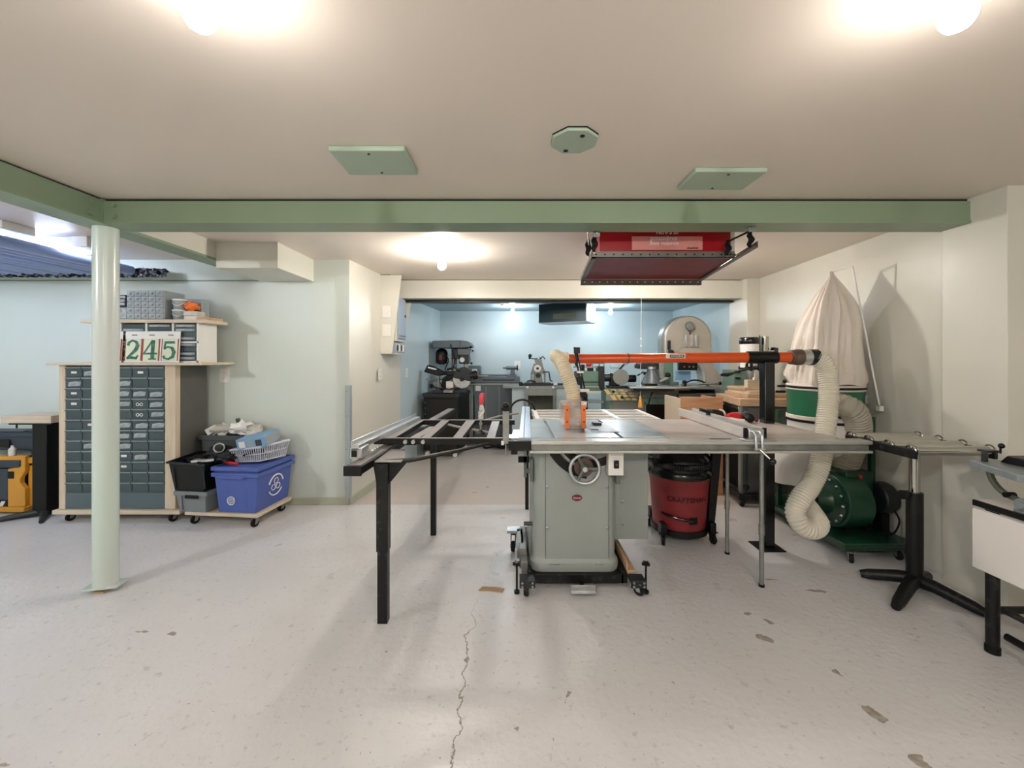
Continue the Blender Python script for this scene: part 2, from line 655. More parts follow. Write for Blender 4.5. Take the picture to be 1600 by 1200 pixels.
# rear wall of the left bay with its outside corner, then the passage wall running back
struct('wall_rear_left', wall_quad((-5.2, 3.70), (-1.47, 3.70), 0, CEIL + .02, 0.1), 'wall_green', 'pale green wall behind the parts cabinet')
struct('wall_passage_left', wall_quad((-1.47, 3.70), (-1.34, 4.92), 0, CEIL + .02, 0.1), 'wall', 'cream wall beside the passage to the alcove')
struct('wall_alcove_left', wall_quad((-1.34, 4.92), (-1.16, 6.60), 0, CEIL, 0.1), 'wall_blue', 'light blue left wall of the alcove')
struct('wall_alcove_rear', wall_quad((-1.16, 6.60), (2.59, 6.60), 0, CEIL, 0.1), 'wall_blue', 'light blue rear wall of the alcove')
struct('wall_alcove_right', wall_quad((2.59, 6.60), (2.63, 4.86), 0, CEIL, 0.1), 'wall_blue', 'light blue right wall of the alcove')
struct('wall_right', wall_quad((2.79, 4.86), (2.62, 2.40), 0, CEIL + .02, 0.1), 'wall', 'cream wall behind the dust collector')
struct('wall_near_right', wall_quad((3.2, 2.3), (3.2, -2.6), 0, CEIL + .02, 0.1), 'wall')
struct('wall_front', wall_quad((3.2, -2.6), (-5.2, -2.6), 0, CEIL + .02, 0.1), 'wall')
struct('wall_left', wall_quad((-5.2, -2.6), (-5.2, 3.70), 0, CEIL + .02, 0.1), 'wall_green')
struct('pilaster', MB().box(2.54, 3.3, 2.10, 2.42, 0, CEIL + .01), 'wall', 'cream wall pier that carries the right end of the green beam', 0.003)
struct('alcove_pier', MB().prism([(2.63, 4.58), (2.77, 4.58), (2.80, 4.90), (2.60, 4.90)], 0, CEIL + .01), 'wall', 'cream pier at the right of the alcove opening', 0.003)
struct('baseboard_left', MB().prism([(-5.2, 3.70), (-1.458, 3.70), (-1.458, 3.685), (-5.2, 3.685)], 0, 0.062), 'base', 'low sage baseboard under the pale green wall', 0.003)
struct('baseboard_passage', MB().prism([(-1.47, 3.685), (-1.455, 3.685), (-1.325, 4.92), (-1.34, 4.92)], 0, 0.062), 'base', None, 0.003)
struct('trim_1', MB().box(-5.2, -2.27, 3.688, 3.70, 2.016, 2.024), 'sage', 'thin ledge line high on the left rear wall')

# steel beams and the pipe column
b1 = struct('ceiling_beam', MB().box(-2.27, 2.54, 2.27, 2.42, 2.085, 2.195).box(-2.27, 2.56, 2.265, 2.43, 2.072, 2.088), 'sage',
            'long sage green steel beam across the ceiling')
part(b1, 'gap_shade_strip', MB().box(-2.27, 2.54, 2.285, 2.41, 2.195, CEIL), 'dark_gap')  # dark fill that paints the shadow line between beam and ceiling
part(b1, 'end_plate', MB().box(-2.275, -2.262, 2.262, 2.44, 2.08, 2.205), 'sage')
b2 = struct('cross_beam', MB().box(-2.34, -2.27, -2.6, 3.70, 2.085, 2.20).box(-2.42, -2.262, -2.6, 3.70, 2.068, 2.086), 'sage',
            'sage green steel beam running from front to back above the column')
part(b2, 'gap_shade_strip', MB().box(-2.34, -2.285, -2.6, 3.70, 2.2, CEIL), 'dark_gap')  # shade of the gap above this beam, drawn as a dark strip
part(b2, 'cladding', MB().box(-2.269, -2.262, 2.44, 3.69, 2.086, CEIL), 'wall', 0, 'cream boxed side of the beam')
me = MB().cyl((0, 0, 0), (0, -0.012, 0), 0.012, n=8).mesh('bolt', 'sage')
for x in (-2.20,):
    for z in (2.11, 2.17):
        piece(b1, 'bolt', me, (x, 2.268, z))
me_x = MB().cyl((0, 0, 0), (0.012, 0, 0), 0.012, n=8).mesh('bolt', 'sage')
for z in (2.11, 2.17):
    piece(b2, 'bolt', me_x, (-2.27, 2.20, z))
col = struct('support_column', MB().cyl((-2.325, 2.345, 0.028), (-2.325, 2.345, 2.07), 0.058, n=32), 'column', 'round pale green steel column')
part(col, 'base_plate', MB().at((-2.325, 2.345, 0), R(12)).box(-.085, .085, -.05, .05, 0.022, 0.034), 'column', 0.002)
part(col, 'levelling_bolt', MB().cyl((-2.325, 2.33, 0), (-2.325, 2.33, 0.022), 0.012, n=8).box(-2.355, -2.295, 2.30, 2.36, 0.0, 0.010), 'cardboard', 0, 'rusty levelling bolt')
struct('soffit', MB().box(-2.262, -1.79, 3.13, 3.70, 2.012, CEIL), 'wall', 'small boxed cream soffit at the ceiling beside the cross beam', 0.002)
lt = struct('lintel', MB().box(-1.36, 2.64, 4.66, 4.84, 2.0, CEIL - .006), 'wall', 'cream boxed beam over the alcove opening', 0.003)
part(lt, 'steel_track', MB().box(-1.28, 2.60, 4.84, 4.92, 1.985, 2.07).box(-1.28, 2.60, 4.80, 4.90, 1.972, 1.985), 'mach_dark', 0.0, 'dark steel track under the beam')
part(lt, 'track_bracket', MB().box(-0.14, -0.10, 4.83, 4.87, 1.94, 1.985), 'steel_dull')

# galvanised corner guard on the outside corner
cg = solo('corner_guard', MB().prism([(-1.505, 3.690), (-1.462, 3.690), (-1.458, 3.730), (-1.463, 3.730), (-1.467, 3.695), (-1.505, 3.695)], 0.062, 1.075), 'galv',
          'narrow galvanised corner guard on the green wall corner', 'corner guard', (-1.48, 3.69, 0.062))
OFF[cg.name] = (-1.48, 3.69, 0.062)
scr = MB().cyl((0, 0, 0), (0, -0.004, 0), 0.005, n=8).mesh('screw', 'steel_dull')
for z in (0.15, 0.5, 0.8, 1.02):
    piece(cg, 'screw', scr, (-1.492, 3.690, z))

# outlets and switches
def wall_plate(name, label, cat, loc, rz, wd=0.075, ht=0.12, kind='outlet', group=None):
    t = thing(name, label, cat, loc, rz, group, world=False)
    part(t, 'plate', MB().prism(rrect(-wd / 2, wd / 2, -ht / 2, ht / 2, 0.008, 3), -0.006, 0, 'y'), 'white', 0.0015)
    if kind == 'outlet':
        for s in (-1, 1):
            o = part(t, 'socket', MB().prism(rrect(-.017, .017, s * .022 - .015, s * .022 + .015, .008, 3), -0.008, -0.006, 'y'), 'ivory')
            part(o, 'slot', MB().box(-.008, -.005, -.0085, -.008, s * .022 - .004, s * .022 + .006).box(.005, .008, -.0085, -.008, s * .022 - .004, s * .022 + .006), 'black')
    else:
        part(t, 'toggle', MB().box(-.006, .006, -.014, -.006, -.012, .010), 'ivory', 0.001)
    return t
wall_plate('wall_outlet', 'white outlet plate on the pale green wall right of the parts cabinet', 'outlet', (-2.595, 3.699, 1.165), 0, .085, .13)
wall_plate('wall_outlet', 'white outlet plate low on the cream passage wall under the electrical board', 'outlet', (-1.383, 4.28, 1.15), R(83.9))
wall_plate('wall_outlet', 'white outlet plate on the passage wall nearest the blue alcove', 'outlet', (-1.318, 5.12, 1.135), R(83.9))
wall_plate('wall_outlet', 'white outlet plate on the blue rear wall above the lathe', 'outlet', (0.085, 6.598, 1.205), 0, .10, .12)

# electrical board with two switches, panel box behind it
eb = thing('electrical_board', 'cream board with slanted edge at the ceiling, carrying two white switches', 'board', (-1.3, 4.36, 1.364))
part(eb, 'face_board', MB().prism([(-1.40, 2.205), (-1.178, 2.205), (-1.275, 1.375), (-1.285, 1.364), (-1.40, 1.364)], 4.36, 4.385, 'y'), 'wall', 0.002)
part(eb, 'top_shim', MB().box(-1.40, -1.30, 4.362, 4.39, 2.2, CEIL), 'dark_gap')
wall_plate('light_switch', 'white light switch, upper of two on the slanted cream board', 'switch', (-1.335, 4.36, 1.812), 0, .088, .125, 'switch')
wall_plate('light_switch', 'white light switch, lower of two on the slanted cream board', 'switch', (-1.335, 4.36, 1.615), 0, .088, .125, 'switch')
pb = thing('breaker_panel', 'grey electrical breaker panel on the passage wall behind the cream board', 'panel', (-1.3, 4.6, 1.36))
part(pb, 'box', MB().box(-1.40, -1.235, 4.39, 4.74, 1.50, 1.99), 'trimw', 0.003)
d = part(pb, 'door', MB().box(-1.235, -1.222, 4.41, 4.72, 1.53, 1.97), 'panel_grey', 0.003)
part(d, 'latch', MB().box(-1.222, -1.214, 4.665, 4.70, 1.78, 1.81), 'black')
part(d, 'vent_line', MB().box(-1.222, -1.219, 4.45, 4.71, 1.56, 1.567), 'mach_dark')
part(pb, 'lower_box', MB().box(-1.40, -1.24, 4.39, 4.74, 1.372, 1.485), 'panel_grey', 0.003)
for y in (4.45, 4.60):
    part(pb, 'breaker', MB().box(-1.24, -1.222, y, y + .045, 1.39, 1.47), 'white', 0.002)
    part(pb, 'breaker_gap', MB().box(-1.24, -1.232, y - .03, y, 1.40, 1.46), 'black')
part(pb, 'bottom_lip', MB().box(-1.40, -1.225, 4.39, 4.74, 1.362, 1.372), 'trimw')
part(pb, 'side_board', MB().prism([(-1.36, 2.0), (-1.19, 2.0), (-1.30, 1.5), (-1.36, 1.5)], 4.85, 4.87, 'y'), 'wall')

# ------------------------------------------------------------------ ceiling fittings
def ceiling_cover(label, x0, x1, y0, y1):
    t = thing('ceiling_cover', label, 'vent cover', ((x0 + x1) / 2, (y0 + y1) / 2, CEIL), 0, 'green covers on the ceiling')
    part(t, 'plate', MB().box(x0, x1, y0, y1, CEIL - .022, CEIL), 'vent', 0.006)
    for yy in (y0 + .03, y1 - .03):
        part(t, 'screw', MB().cyl(((x0 + x1) / 2, yy, CEIL - .024), ((x0 + x1) / 2, yy, CEIL - .02), .006, n=8), 'black')
ceiling_cover('flat pale green rectangular cover on the ceiling, left of the octagonal one', -.765, -.445, 1.70, 1.935)
ceiling_cover('flat pale green rectangular cover on the ceiling above the red air filter', .85, 1.185, 1.895, 2.11)
oc = thing('octagonal_cover', 'octagonal pale green junction box cover on the ceiling', 'cover', (.25, 1.65, CEIL))
op = [(.25 + .098 * cos(pi / 8 + k * pi / 4), 1.65 + .098 * sin(pi / 8 + k * pi / 4)) for k in range(8)]
part(oc, 'plate', MB().prism(op, CEIL - .016, CEIL - .004), 'vent', 0.004)
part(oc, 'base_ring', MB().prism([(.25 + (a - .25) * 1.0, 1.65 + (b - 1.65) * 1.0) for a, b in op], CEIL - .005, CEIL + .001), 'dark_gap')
for (x, y) in ((.275, 1.60), (.225, 1.715)):
    part(oc, 'knockout', MB().cyl((x, y, CEIL - .018), (x, y, CEIL - .014), .010, n=10), 'black')

def bulb_fixture(label, x, y, z=CEIL, k='bulb', s=1.0):
    t = thing('ceiling_bulb', label, 'light', (x, y, z), 0, 'bare bulbs in ceiling sockets')
    part(t, 'socket', MB().lathe([(.055 * s, z), (.055 * s, z - .008), (.03 * s, z - .018), (.022 * s, z - .05 * s), (.018 * s, z - .052 * s)], (x, y, 0), 'z', 20), 'white')
    z0 = z - .05 * s
    prof = [(.012, 0), (.014, -.015), (.022, -.035), (.031, -.055), (.034, -.072), (.031, -.088), (.022, -.101), (.008, -.108), (.001, -.109)]
    part(t, 'bulb', MB().lathe([(r * s, z0 + h * s) for r, h in prof], (x, y, 0), 'z', 14), k)
    return t
bulb_fixture('bare bulb at the top left of the ceiling, cut off by the picture edge', -.69, .905)
bulb_fixture('bare bulb at the top right of the ceiling, cut off by the picture edge', .985, .905)
bulb_fixture('bare bulb in a white ceiling socket before the alcove opening', -.58, 3.39, CEIL, 'bulb_mid')
bulb_fixture('bare cool bulb on the alcove ceiling left of the hanging heater', .01, 5.9, 2.07, 'bulb_cool', .8)
bulb_fixture('bare cool bulb on the alcove ceiling right of the hanging heater', 1.42, 5.9, 2.07, 'bulb_cool', .8)
bulb_fixture('bare bulb on the ceiling behind the red air filter', 1.36, 3.74, CEIL, 'bulb_mid')
bulb_fixture('added fill bulb, unseen behind the camera on the left', -.69, -1.0, CEIL, 'bulb_fill')  # unseen lamp added as fill to flatten the contrast
bulb_fixture('added fill bulb, unseen behind the camera on the right', .985, -1.0, CEIL, 'bulb_fill')  # second fill lamp added out of view
bulb_fixture('added fill bulb, out of view in the left bay', -3.6, .3, CEIL, 'bulb_fill_bay')  # unseen lamp added to brighten the left wall

def fluorescent(label, x0, x1, y0, y1, z0):
    t = thing('fluorescent_light', label, 'light', ((x0 + x1) / 2, (y0 + y1) / 2, z0), 0, 'fluorescent fixtures of the left bay')
    part(t, 'housing', MB().box(x0, x1, y0, y1, z0 + .03, CEIL), 'white', 0.004)
    part(t, 'end_cap', MB().box(x1 - .012, x1 + .10, y0 - .004, y1 + .004, z0 + .004, CEIL), 'white', 0.004)
    for y in (y0 + .05, y1 - .05):
        part(t, 'tube', MB().cyl((x0, y, z0 + .012), (x1 - .012, y, z0 + .012), .015, n=10), 'tube')
fluorescent('white two-tube fluorescent light on the left bay ceiling by the wall', -4.9, -3.19, 2.98, 3.22, 2.13)
fluorescent('white fluorescent light on the left bay ceiling nearer the camera', -4.9, -3.36, 2.62, 2.80, 2.15)

# long blue plastic pipes stored on hangers under the left bay ceiling
pipe_me = MB().cyl((0, 1.2, 0), (0, 3.54, 0), .040, n=18, caps=False).cyl((0, 1.2, 0), (0, 3.54, 0), .036, n=18, caps=False).mesh('plastic_pipe', 'bluesheet')
ORD = 'first second third fourth fifth sixth seventh eighth ninth tenth eleventh twelfth thirteenth fourteenth fifteenth sixteenth'.split()
for i in range(15):
    o = link('plastic_pipe', pipe_me)
    o.location = (-3.295 - .108 * i, 0, 2.078 + .003 * ((i * 7) % 3))
    tag(o, 'long pale blue pipe below the left ceiling, %s from the column side' % ORD[i], 'pipe', 'blue pipes stored below the left ceiling')
hg = thing('pipe_hanger', 'white hanger bar holding the blue pipes below the ceiling', 'hanger', (-4, 1.9, 2.04))
part(hg, 'bar', MB().box(-4.90, -3.23, 1.9, 1.92, 2.022, 2.036), 'white')
for x in (-3.24, -4.05, -4.89):
    part(hg, 'rod', MB().cyl((x, 1.91, 2.03), (x, 1.91, CEIL), .003, n=6), 'white')
fl = MB()
vs_, fs = [], []
q = 120
for i in range(q + 1):
    x = -4.85 + 1.83 * i / q
    for k in range(5):
        jit = mnoise.noise(Vector((i * .9, k * 1.7, 3)))
        vs_.append((x + .006 * jit, 3.58 + .05 * mnoise.noise(Vector((i * .55, k * .8, 0))) + .012 * (k % 2), 2.027 + .095 * k / 4 * (0.75 + .35 * abs(mnoise.noise(Vector((i * .35, 0, 9)))))))
for i in range(q):
    for k in range(4):
        a = i * 5 + k
        fs.append((a, a + 5, a + 6, a + 1))
fl.add(vs_, fs)
o = solo('crumpled_film', fl, 'film', 'crumpled dark plastic film along the wall ends of the blue pipes', 'plastic film', (-4, 3.58, 2.04), smooth=False)
md = o.modifiers.new('thick', 'SOLIDIFY')
md.thickness = .004

# ------------------------------------------------------------------ red ceiling-hung air filter in its perforated frame
af = thing('air_filter', 'red ceiling-hung air filter in a perforated steel angle frame', 'air filter', (1.0, 2.9, 1.965))
part(af, 'case', MB().box(.56, 1.40, 2.62, 2.82, 1.985, 2.195).box(.70, 1.30, 2.82, 3.28, 1.985, 2.18), 'filter_red', 0.004)
part(af, 'case_edge', MB().box(1.402, 1.43, 2.63, 2.82, 1.99, 2.19), 'lam_white')
part(af, 'bottom_film', MB().prism([(.52, 2.58), (1.41, 2.58), (1.545, 3.355), (.575, 3.355)], 1.968, 1.98), 'filter_film')
hole = MB().cyl((0, 0, 0), (0, -.0012, 0), .0058, n=10).mesh('hole', 'black')
holew = MB().cyl((0, 0, 0), (0, -.0012, 0), .0058, n=10).mesh('hole', 'ivory')
def angle_bar(nm, x0, x1, y, z, h, hm, n):
    b = part(af, nm, MB().box(x0, x1, y, y + .004, z, z + h).box(x0, x1, y, y + .03, z, z + .004), 'angle', 0)
    for i in range(n):
        piece(b, 'hole', hm, (x0 + (x1 - x0) * (i + .5) / n, y - .0002, z + h * .5))
    return b
angle_bar('front_angle', .50, 1.40, 2.575, 1.955, .04, hole, 16)
angle_bar('rear_angle', .565, 1.555, 3.36, 1.924, .044, holew, 16)
# side bars, out of square like the frame itself
part(af, 'side_angle', MB().prism([(.50, 2.575), (.53, 2.575), (.595, 3.36), (.565, 3.36)], 1.955, 1.961).prism([(.50, 2.575), (.504, 2.575), (.569, 3.36), (.565, 3.36)], 1.955, 1.99), 'angle')
part(af, 'side_angle', MB().prism([(1.37, 2.33), (1.40, 2.33), (1.555, 3.36), (1.525, 3.36)], 1.955, 1.961).prism([(1.396, 2.33), (1.40, 2.33), (1.555, 3.36), (1.551, 3.36)], 1.955, 1.99), 'angle')
bo = MB().cyl((0, 0, 0), (0, -.008, 0), .007, n=8).mesh('bolt', 'steel')
for x in (.515, 1.385, 1.35):
    piece(af, 'bolt', bo, (x, 2.574, 1.985 if x != 1.35 else 1.965))
for (x, y) in ((.50, 2.44), (1.36, 2.34)):
    br = part(af, 'bracket', MB().box(x - .02, x + .02, y - .02, y - .016, 2.04, 2.085).box(x - .02, x + .02, y - .02, y + .02, 2.066, 2.071), 'mach_grey')
    piece(br, 'bolt', bo, (x, y - .02, 2.06))
def strap(x, y, z0, z1):
    P = [(x + .003 * sin(k * 1.3), y + .01 * sin(k * 0.9), z1 + (z0 - z1) * k / 10) for k in range(11)]
    mb = MB()
    vs_, fs = [], []
    for k, p in enumerate(P):
        t = k / 10 * pi
        wv = .006 + .012 * sin(t)
        vs_ += [(p[0] - wv, p[1], p[2]), (p[0] + wv, p[1], p[2]), (p[0] + wv, p[1] + .006, p[2]), (p[0] - wv, p[1] + .006, p[2])]
    for k in range(10):
        for j in range(4):
            fs.append((4 * k + j, 4 * k + (j + 1) % 4, 4 * k + 4 + (j + 1) % 4, 4 * k + 4 + j))
    fs += [(0, 1, 2, 3), (43, 42, 41, 40)]
    part(af, 'rubber_strap', mb.add(vs_, fs), 'rubber')
strap(.497, 2.47, 1.965, 2.07)
strap(.476, 2.56, 1.965, 2.07)
strap(1.375, 2.36, 1.965, 2.06)
strap(1.345, 2.55, 1.965, 2.06)
part(af, 'strap_bar', MB().cyl((1.36, 2.34, 2.05), (1.345, 2.55, 2.05), .006, n=8), 'black')
part(af, 'hanging_rod', MB().cyl((.485, 2.58, 1.96), (.46, 2.50, 2.21), .004, n=6), 'steel_dull')
lb = part(af, 'printed_label', MB().box(.765, 1.215, 2.612, 2.6195, 2.013, 2.10), 'print_pink', 0, 'pink label with white French lettering')
for s, sz, x, z, m_ in (('poussières', .040, .965, 2.088, 'white_print'), ('fines volantes', .034, .968, 2.056, 'white_print'), ('shopdust', .020, 1.15, 2.026, 'black'), ('Filtre à air', .036, .99, 2.124, 'white_print')):
    o = link('lettering', text_mesh(s, sz, .0008, m_, shear=.2), lb)
    o.location = (x - 1.0, 2.609 - 2.9, z - 1.965)
    o.rotation_euler = (pi / 2, 0, 0)

# ------------------------------------------------------------------ pull cord before the alcove
pc = thing('pull_cord', 'thin white pull cord with white beads and an orange tassel', 'pull cord', (1.425, 4.55, 1.0))
part(pc, 'cord', MB().cyl((1.44, 4.55, 2.21), (1.425, 4.55, .88), .002, n=6), 'cord')
for z in (1.53, 1.45):
    part(pc, 'bead', MB().ball((1.432, 4.55, z), .010, 8, 1.6), 'cord')
part(pc, 'tassel', MB().lathe([(.004, .90), (.010, .885), (.016, .86), (.024, .80), (.027, .77), (.004, .765)], (1.425, 4.55, 0), 'z', 12), 'tassel')

# ================================================================== TABLE SAW (cabinet saw, extension table, rails)
TZ = 0.87
ts = thing('table_saw', 'large grey cabinet table saw with cast iron top and long front rail', 'table saw', (.37, 2.65, .08))
cab = MB()
rings = [(.00, .085, 0), (.018, .10, 0), (.022, .115, 0), (.018, .135, 0), (0.0, .152, 0)]
prof = [(.016, .085), (.020, .11), (.018, .135), (.004, .150), (0, .17), (0, .80)]
vs_, fs = [], []
n = 0
for e, z in prof:
    ring = rrect(.122 - e, .61 + e, 2.39 - e, 2.93 + e, .055 + e, 6)
    n = len(ring)
    vs_ += [(x, y, z) for x, y in ring]
for i in range(len(prof) - 1):
    for k in range(n):
        l = (k + 1) % n
        fs.append((i * n + k, i * n + l, (i + 1) * n + l, (i + 1) * n + k))
fs += [tuple(range(n))[::-1], tuple(range((len(prof) - 1) * n, len(prof) * n))]
cab.add(vs_, fs)
part(ts, 'cabinet', cab, 'saw_grey')
ap = part(ts, 'access_panel', MB().box(.196, .562, 2.3865, 2.40, .155, .79), 'saw_grey', 0.001)
for x in (.193, .564):
    part(ap, 'panel_seam', MB().box(x, x + .0022, 2.3872, 2.40, .12, .79), 'saw_dark')
sw_me = MB().lathe([(.008, 0), (.008, -.004), (.004, -.007), (.001, -.0075)], (0, 0, 0), 'y', 10).mesh('screw', 'steel')
for x in (.205, .553):
    for z in (.575, .335):
        piece(ap, 'screw', sw_me, (x, 2.386, z))
bh = MB().cyl((0, 0, 0), (0, -.005, 0), .0065, n=8).mesh('bolt', 'steel')
for i in range(5):
    for x in (.225, .49):
        piece(ts, 'bolt', bh, (x + i * .013, 2.371, .125))
# bevel scale: slot, arc band and quadrant behind the handwheel
HW = (.415, 2.335, .692)
sl = MB()
outer = [(.47 + .29 * cos(t), .91 + .29 * sin(t)) for t in [R(208) + R(55) * i / 14 for i in range(15)]]
inner = [(.47 + .238 * cos(t), .91 + .238 * sin(t)) for t in [R(208) + R(55) * (14 - i) / 14 for i in range(15)]]
part(ts, 'bevel_slot', sl.prism(outer + inner, 2.384, 2.388, 'y'), 'black')
def arc_plate(cx, cz, r0, r1, a0, a1, y0, y1, n=14):
    o_ = [(cx + r1 * cos(a0 + (a1 - a0) * i / n), cz + r1 * sin(a0 + (a1 - a0) * i / n)) for i in range(n + 1)]
    i_ = [(cx + r0 * cos(a1 + (a0 - a1) * i / n), cz + r0 * sin(a1 + (a0 - a1) * i / n)) for i in range(n + 1)]
    return MB().prism(o_ + i_, y0, y1, 'y')
part(ts, 'bevel_scale', arc_plate(.47, .91, .175, .222, R(212), R(300), 2.381, 2.387), 'black', 0, 'black bevel scale plate')
part(ts, 'scale_edge', arc_plate(.47, .91, .221, .228, R(210), R(300), 2.380, 2.387), 'steel')
hw = part(ts, 'handwheel', MB().tube([(HW[0] + .083 * cos(t), HW[1], HW[2] + .083 * sin(t)) for t in [2 * pi * i / 40 for i in range(40)]], .0095, 10, closed=True), 'alu', 0, 'bare metal handwheel with three spokes')
for k in range(3):
    t = pi / 2 + k * 2 * pi / 3 + .5
    part(hw, 'spoke', MB().tube([(HW[0] + .015 * cos(t), HW[1] + .012, HW[2] + .015 * sin(t)), (HW[0] + .08 * cos(t), HW[1], HW[2] + .08 * sin(t))], [.012, .009], 8), 'saw_dark')
part(hw, 'hub', MB().lathe([(.001, 2.318), (.014, 2.319), (.017, 2.325), (.022, 2.34), (.018, 2.386)], (HW[0], 0, HW[2]), 'y', 18), 'alu')
part(hw, 'dished_web', MB().cyl((HW[0], 2.37, HW[2]), (HW[0], 2.373, HW[2]), .055, n=24), 'brown')
part(hw, 'crank_stud', MB().cyl((HW[0] - .06, HW[1] - .006, HW[2] - .058), (HW[0] - .06, HW[1] + .004, HW[2] - .058), .007, n=8), 'white')
# red oval nameplate
npz = .511
np_ = part(ts, 'nameplate', MB().prism([(.378 + .028 * cos(t), npz + .017 * sin(t) * (1 if abs(cos(t)) > .75 else 1.0)) for t in [2 * pi * i / 24 for i in range(24)]], 2.382, 2.387, 'y'), 'vac_red', 0, 'small dark red oval nameplate')
part(np_, 'rim', MB().tube([(.378 + .028 * cos(t), 2.383, npz + .017 * sin(t)) for t in [2 * pi * i / 24 for i in range(24)]], .0014, 6, closed=True), 'black')
o = link('lettering', text_mesh('General', .0135, .0004), np_)
o.location = (.378 - .37, 2.3812 - 2.65, npz - .08)
o.rotation_euler = (pi / 2, 0, 0)
# switch box
sb = part(ts, 'switch_box', MB().box(.548, .634, 2.325, 2.385, .657, .785), 'ivory', 0.003, 'ivory switch box with black paddle')
part(sb, 'switch_plate', MB().box(.558, .624, 2.322, 2.326, .675, .765), 'white')
part(sb, 'paddle', MB().box(.577, .605, 2.312, 2.323, .70, .745), 'black', 0.003)
part(sb, 'red_dot', MB().cyl((.591, 2.309, .722), (.591, 2.313, .722), .006, n=10), 'brown')
part(ts, 'switch_bracket', MB().box(.60, .622, 2.35, 2.40, .60, .66), 'saw_dark')
# motor cover on the right flank
mc = part(ts, 'motor_cover', MB().box(.632, .842, 2.53, 2.92, .205, .80), 'saw_grey', 0.004)
part(mc, 'cover_flange', MB().box(.605, .664, 2.522, 2.54, .21, .80), 'saw_grey', 0.002)
for z in (.73, .585, .44, .30):
    piece(mc, 'screw', sw_me, (.682, 2.529, z))
# cast iron top: main table with two mitre slots, built of the strips between them
top = MB()
xs = [.108, .228, .247, .62, .639, .90]
for i in range(0, 6, 2):
    top.box(xs[i], xs[i + 1], 2.35, 3.03, .845, TZ)
top.box(.108, .90, 2.35, 3.03, .815, .845)
part(ts, 'cast_iron_top', top, 'cast', 0.0015)
part(ts, 'throat_plate', MB().prism(rrect(.39, .60, 2.47, 2.84, .03, 4), TZ, TZ + .0015), 'steel', 0, 'bright throat plate')
part(ts, 'insert_plate', MB().box(.49, .655, 2.50, 2.84, TZ + .0005, TZ + .004), 'steel_dull', 0.001)
part(ts, 'insert_clip', MB().box(.545, .60, 2.74, 2.80, TZ + .004, TZ + .02), 'mach_dark')
part(ts, 'insert_clip', MB().box(.50, .54, 2.56, 2.60, TZ + .004, TZ + .008), 'mach_dark')
part(ts, 'riving_slot', MB().box(.45, .454, 2.52, 2.80, TZ + .001, TZ + .0022), 'black')
part(ts, 'blade', MB().prism([(2.66 + .11 * cos(pi * i / 14), TZ + .045 * sin(pi * i / 14)) for i in range(15)], .4505, .4535, 'x'), 'steel')
part(ts, 'table_apron', MB().box(.115, .90, 2.335, 2.352, .80, .862), 'steel_dull', 0.002)
# laminate extension table
part(ts, 'extension_table', MB().box(.903, 1.858, 2.35, 3.03, .842, TZ), 'lam', 0.001, label='pale laminate extension table')
part(ts, 'extension_edge', MB().box(.903, 1.858, 2.340, 2.352, .835, .864).box(1.856, 1.866, 2.34, 3.03, .835, .868), 'steel_dull')
part(ts, 'extension_seam', MB().box(.899, .904, 2.35, 3.03, .845, .8685), 'black')
fr_ = part(ts, 'front_rail', MB().box(.100, 1.983, 2.275, 2.338, .812, .853), 'steel_dull', 0.002, 'scratched steel front rail')  # duller web colour stands in for shade in the recess
part(fr_, 'top_lip', MB().box(.098, 1.985, 2.252, 2.338, .848, TZ - .003), 'rail', 0.003)
part(fr_, 'bottom_lip', MB().box(.098, 1.985, 2.250, 2.33, .800, .813), 'rail', 0.003)
part(ts, 'rear_rail', MB().box(.11, 1.86, 3.032, 3.06, .80, .86), 'rail', 0.003)
for (x, y) in ((1.447, 2.375), (1.455, 2.77)):
    lg = part(ts, 'leg', MB().cyl((x, y, .012), (x, y, .842), .0125, n=14).cyl((x, y, .30), (x, y, .36), .016, n=14), 'steel_dull')
    part(lg, 'foot', MB().cyl((x, y, 0), (x, y, .014), .016, n=12), 'rubber')
part(ts, 'scale_strip', MB().box(1.12, 1.24, 2.31, 2.325, TZ - .003, TZ - .0015).box(1.30, 1.48, 2.31, 2.325, TZ - .003, TZ - .0015), 'black')
# left flank: tilt linkage bracket
part(ts, 'flank_bracket', MB().box(.105, .125, 2.40, 2.46, .60, .73).box(.075, .125, 2.42, 2.45, .645, .665), 'saw_dark', 0.002)
part(ts, 'flank_stud', MB().cyl((.07, 2.45, .335), (.125, 2.45, .335), .012, n=8), 'mach_dark')

# ------------------------------------------------------------------ mobile base under the saw
mb_ = thing('mobile_base', 'black wheeled mobile base with foot pedal under the table saw', 'mobile base', (.37, 2.6, 0))
part(mb_, 'frame', MB().box(.10, .64, 2.345, 2.365, .035, .085).box(.10, .64, 2.95, 2.97, .035, .085).box(.09, .112, 2.345, 2.97, .035, .10).box(.625, .66, 2.345, 2.97, .035, .10).box(.11, .63, 2.36, 2.95, .075, .084), 'black_worn', 0.002)
part(mb_, 'side_channel', MB().box(.055, .09, 2.36, 2.86, .07, .15), 'steel_dull', 0.003)
part(mb_, 'side_channel', MB().box(.660, .715, 2.36, 2.86, .085, .10).box(.66, .668, 2.36, 2.86, .085, .15), 'wood', 0.003)
part(mb_, 'outrigger', MB().box(.03, .075, 2.50, 2.82, .10, .15).box(.045, .085, 2.44, 2.52, .07, .19), 'steel_dull', 0.003)
part(mb_, 'caster_plate', MB().box(-.035, .055, 2.78, 2.86, .132, .15), 'steel', 0.002)
caster(mb_, .01, 2.82, .132, .035, R(80), 'black', 'rubber')
caster(mb_, .63, 2.86, .135, .035, R(80), 'black', 'rubber')
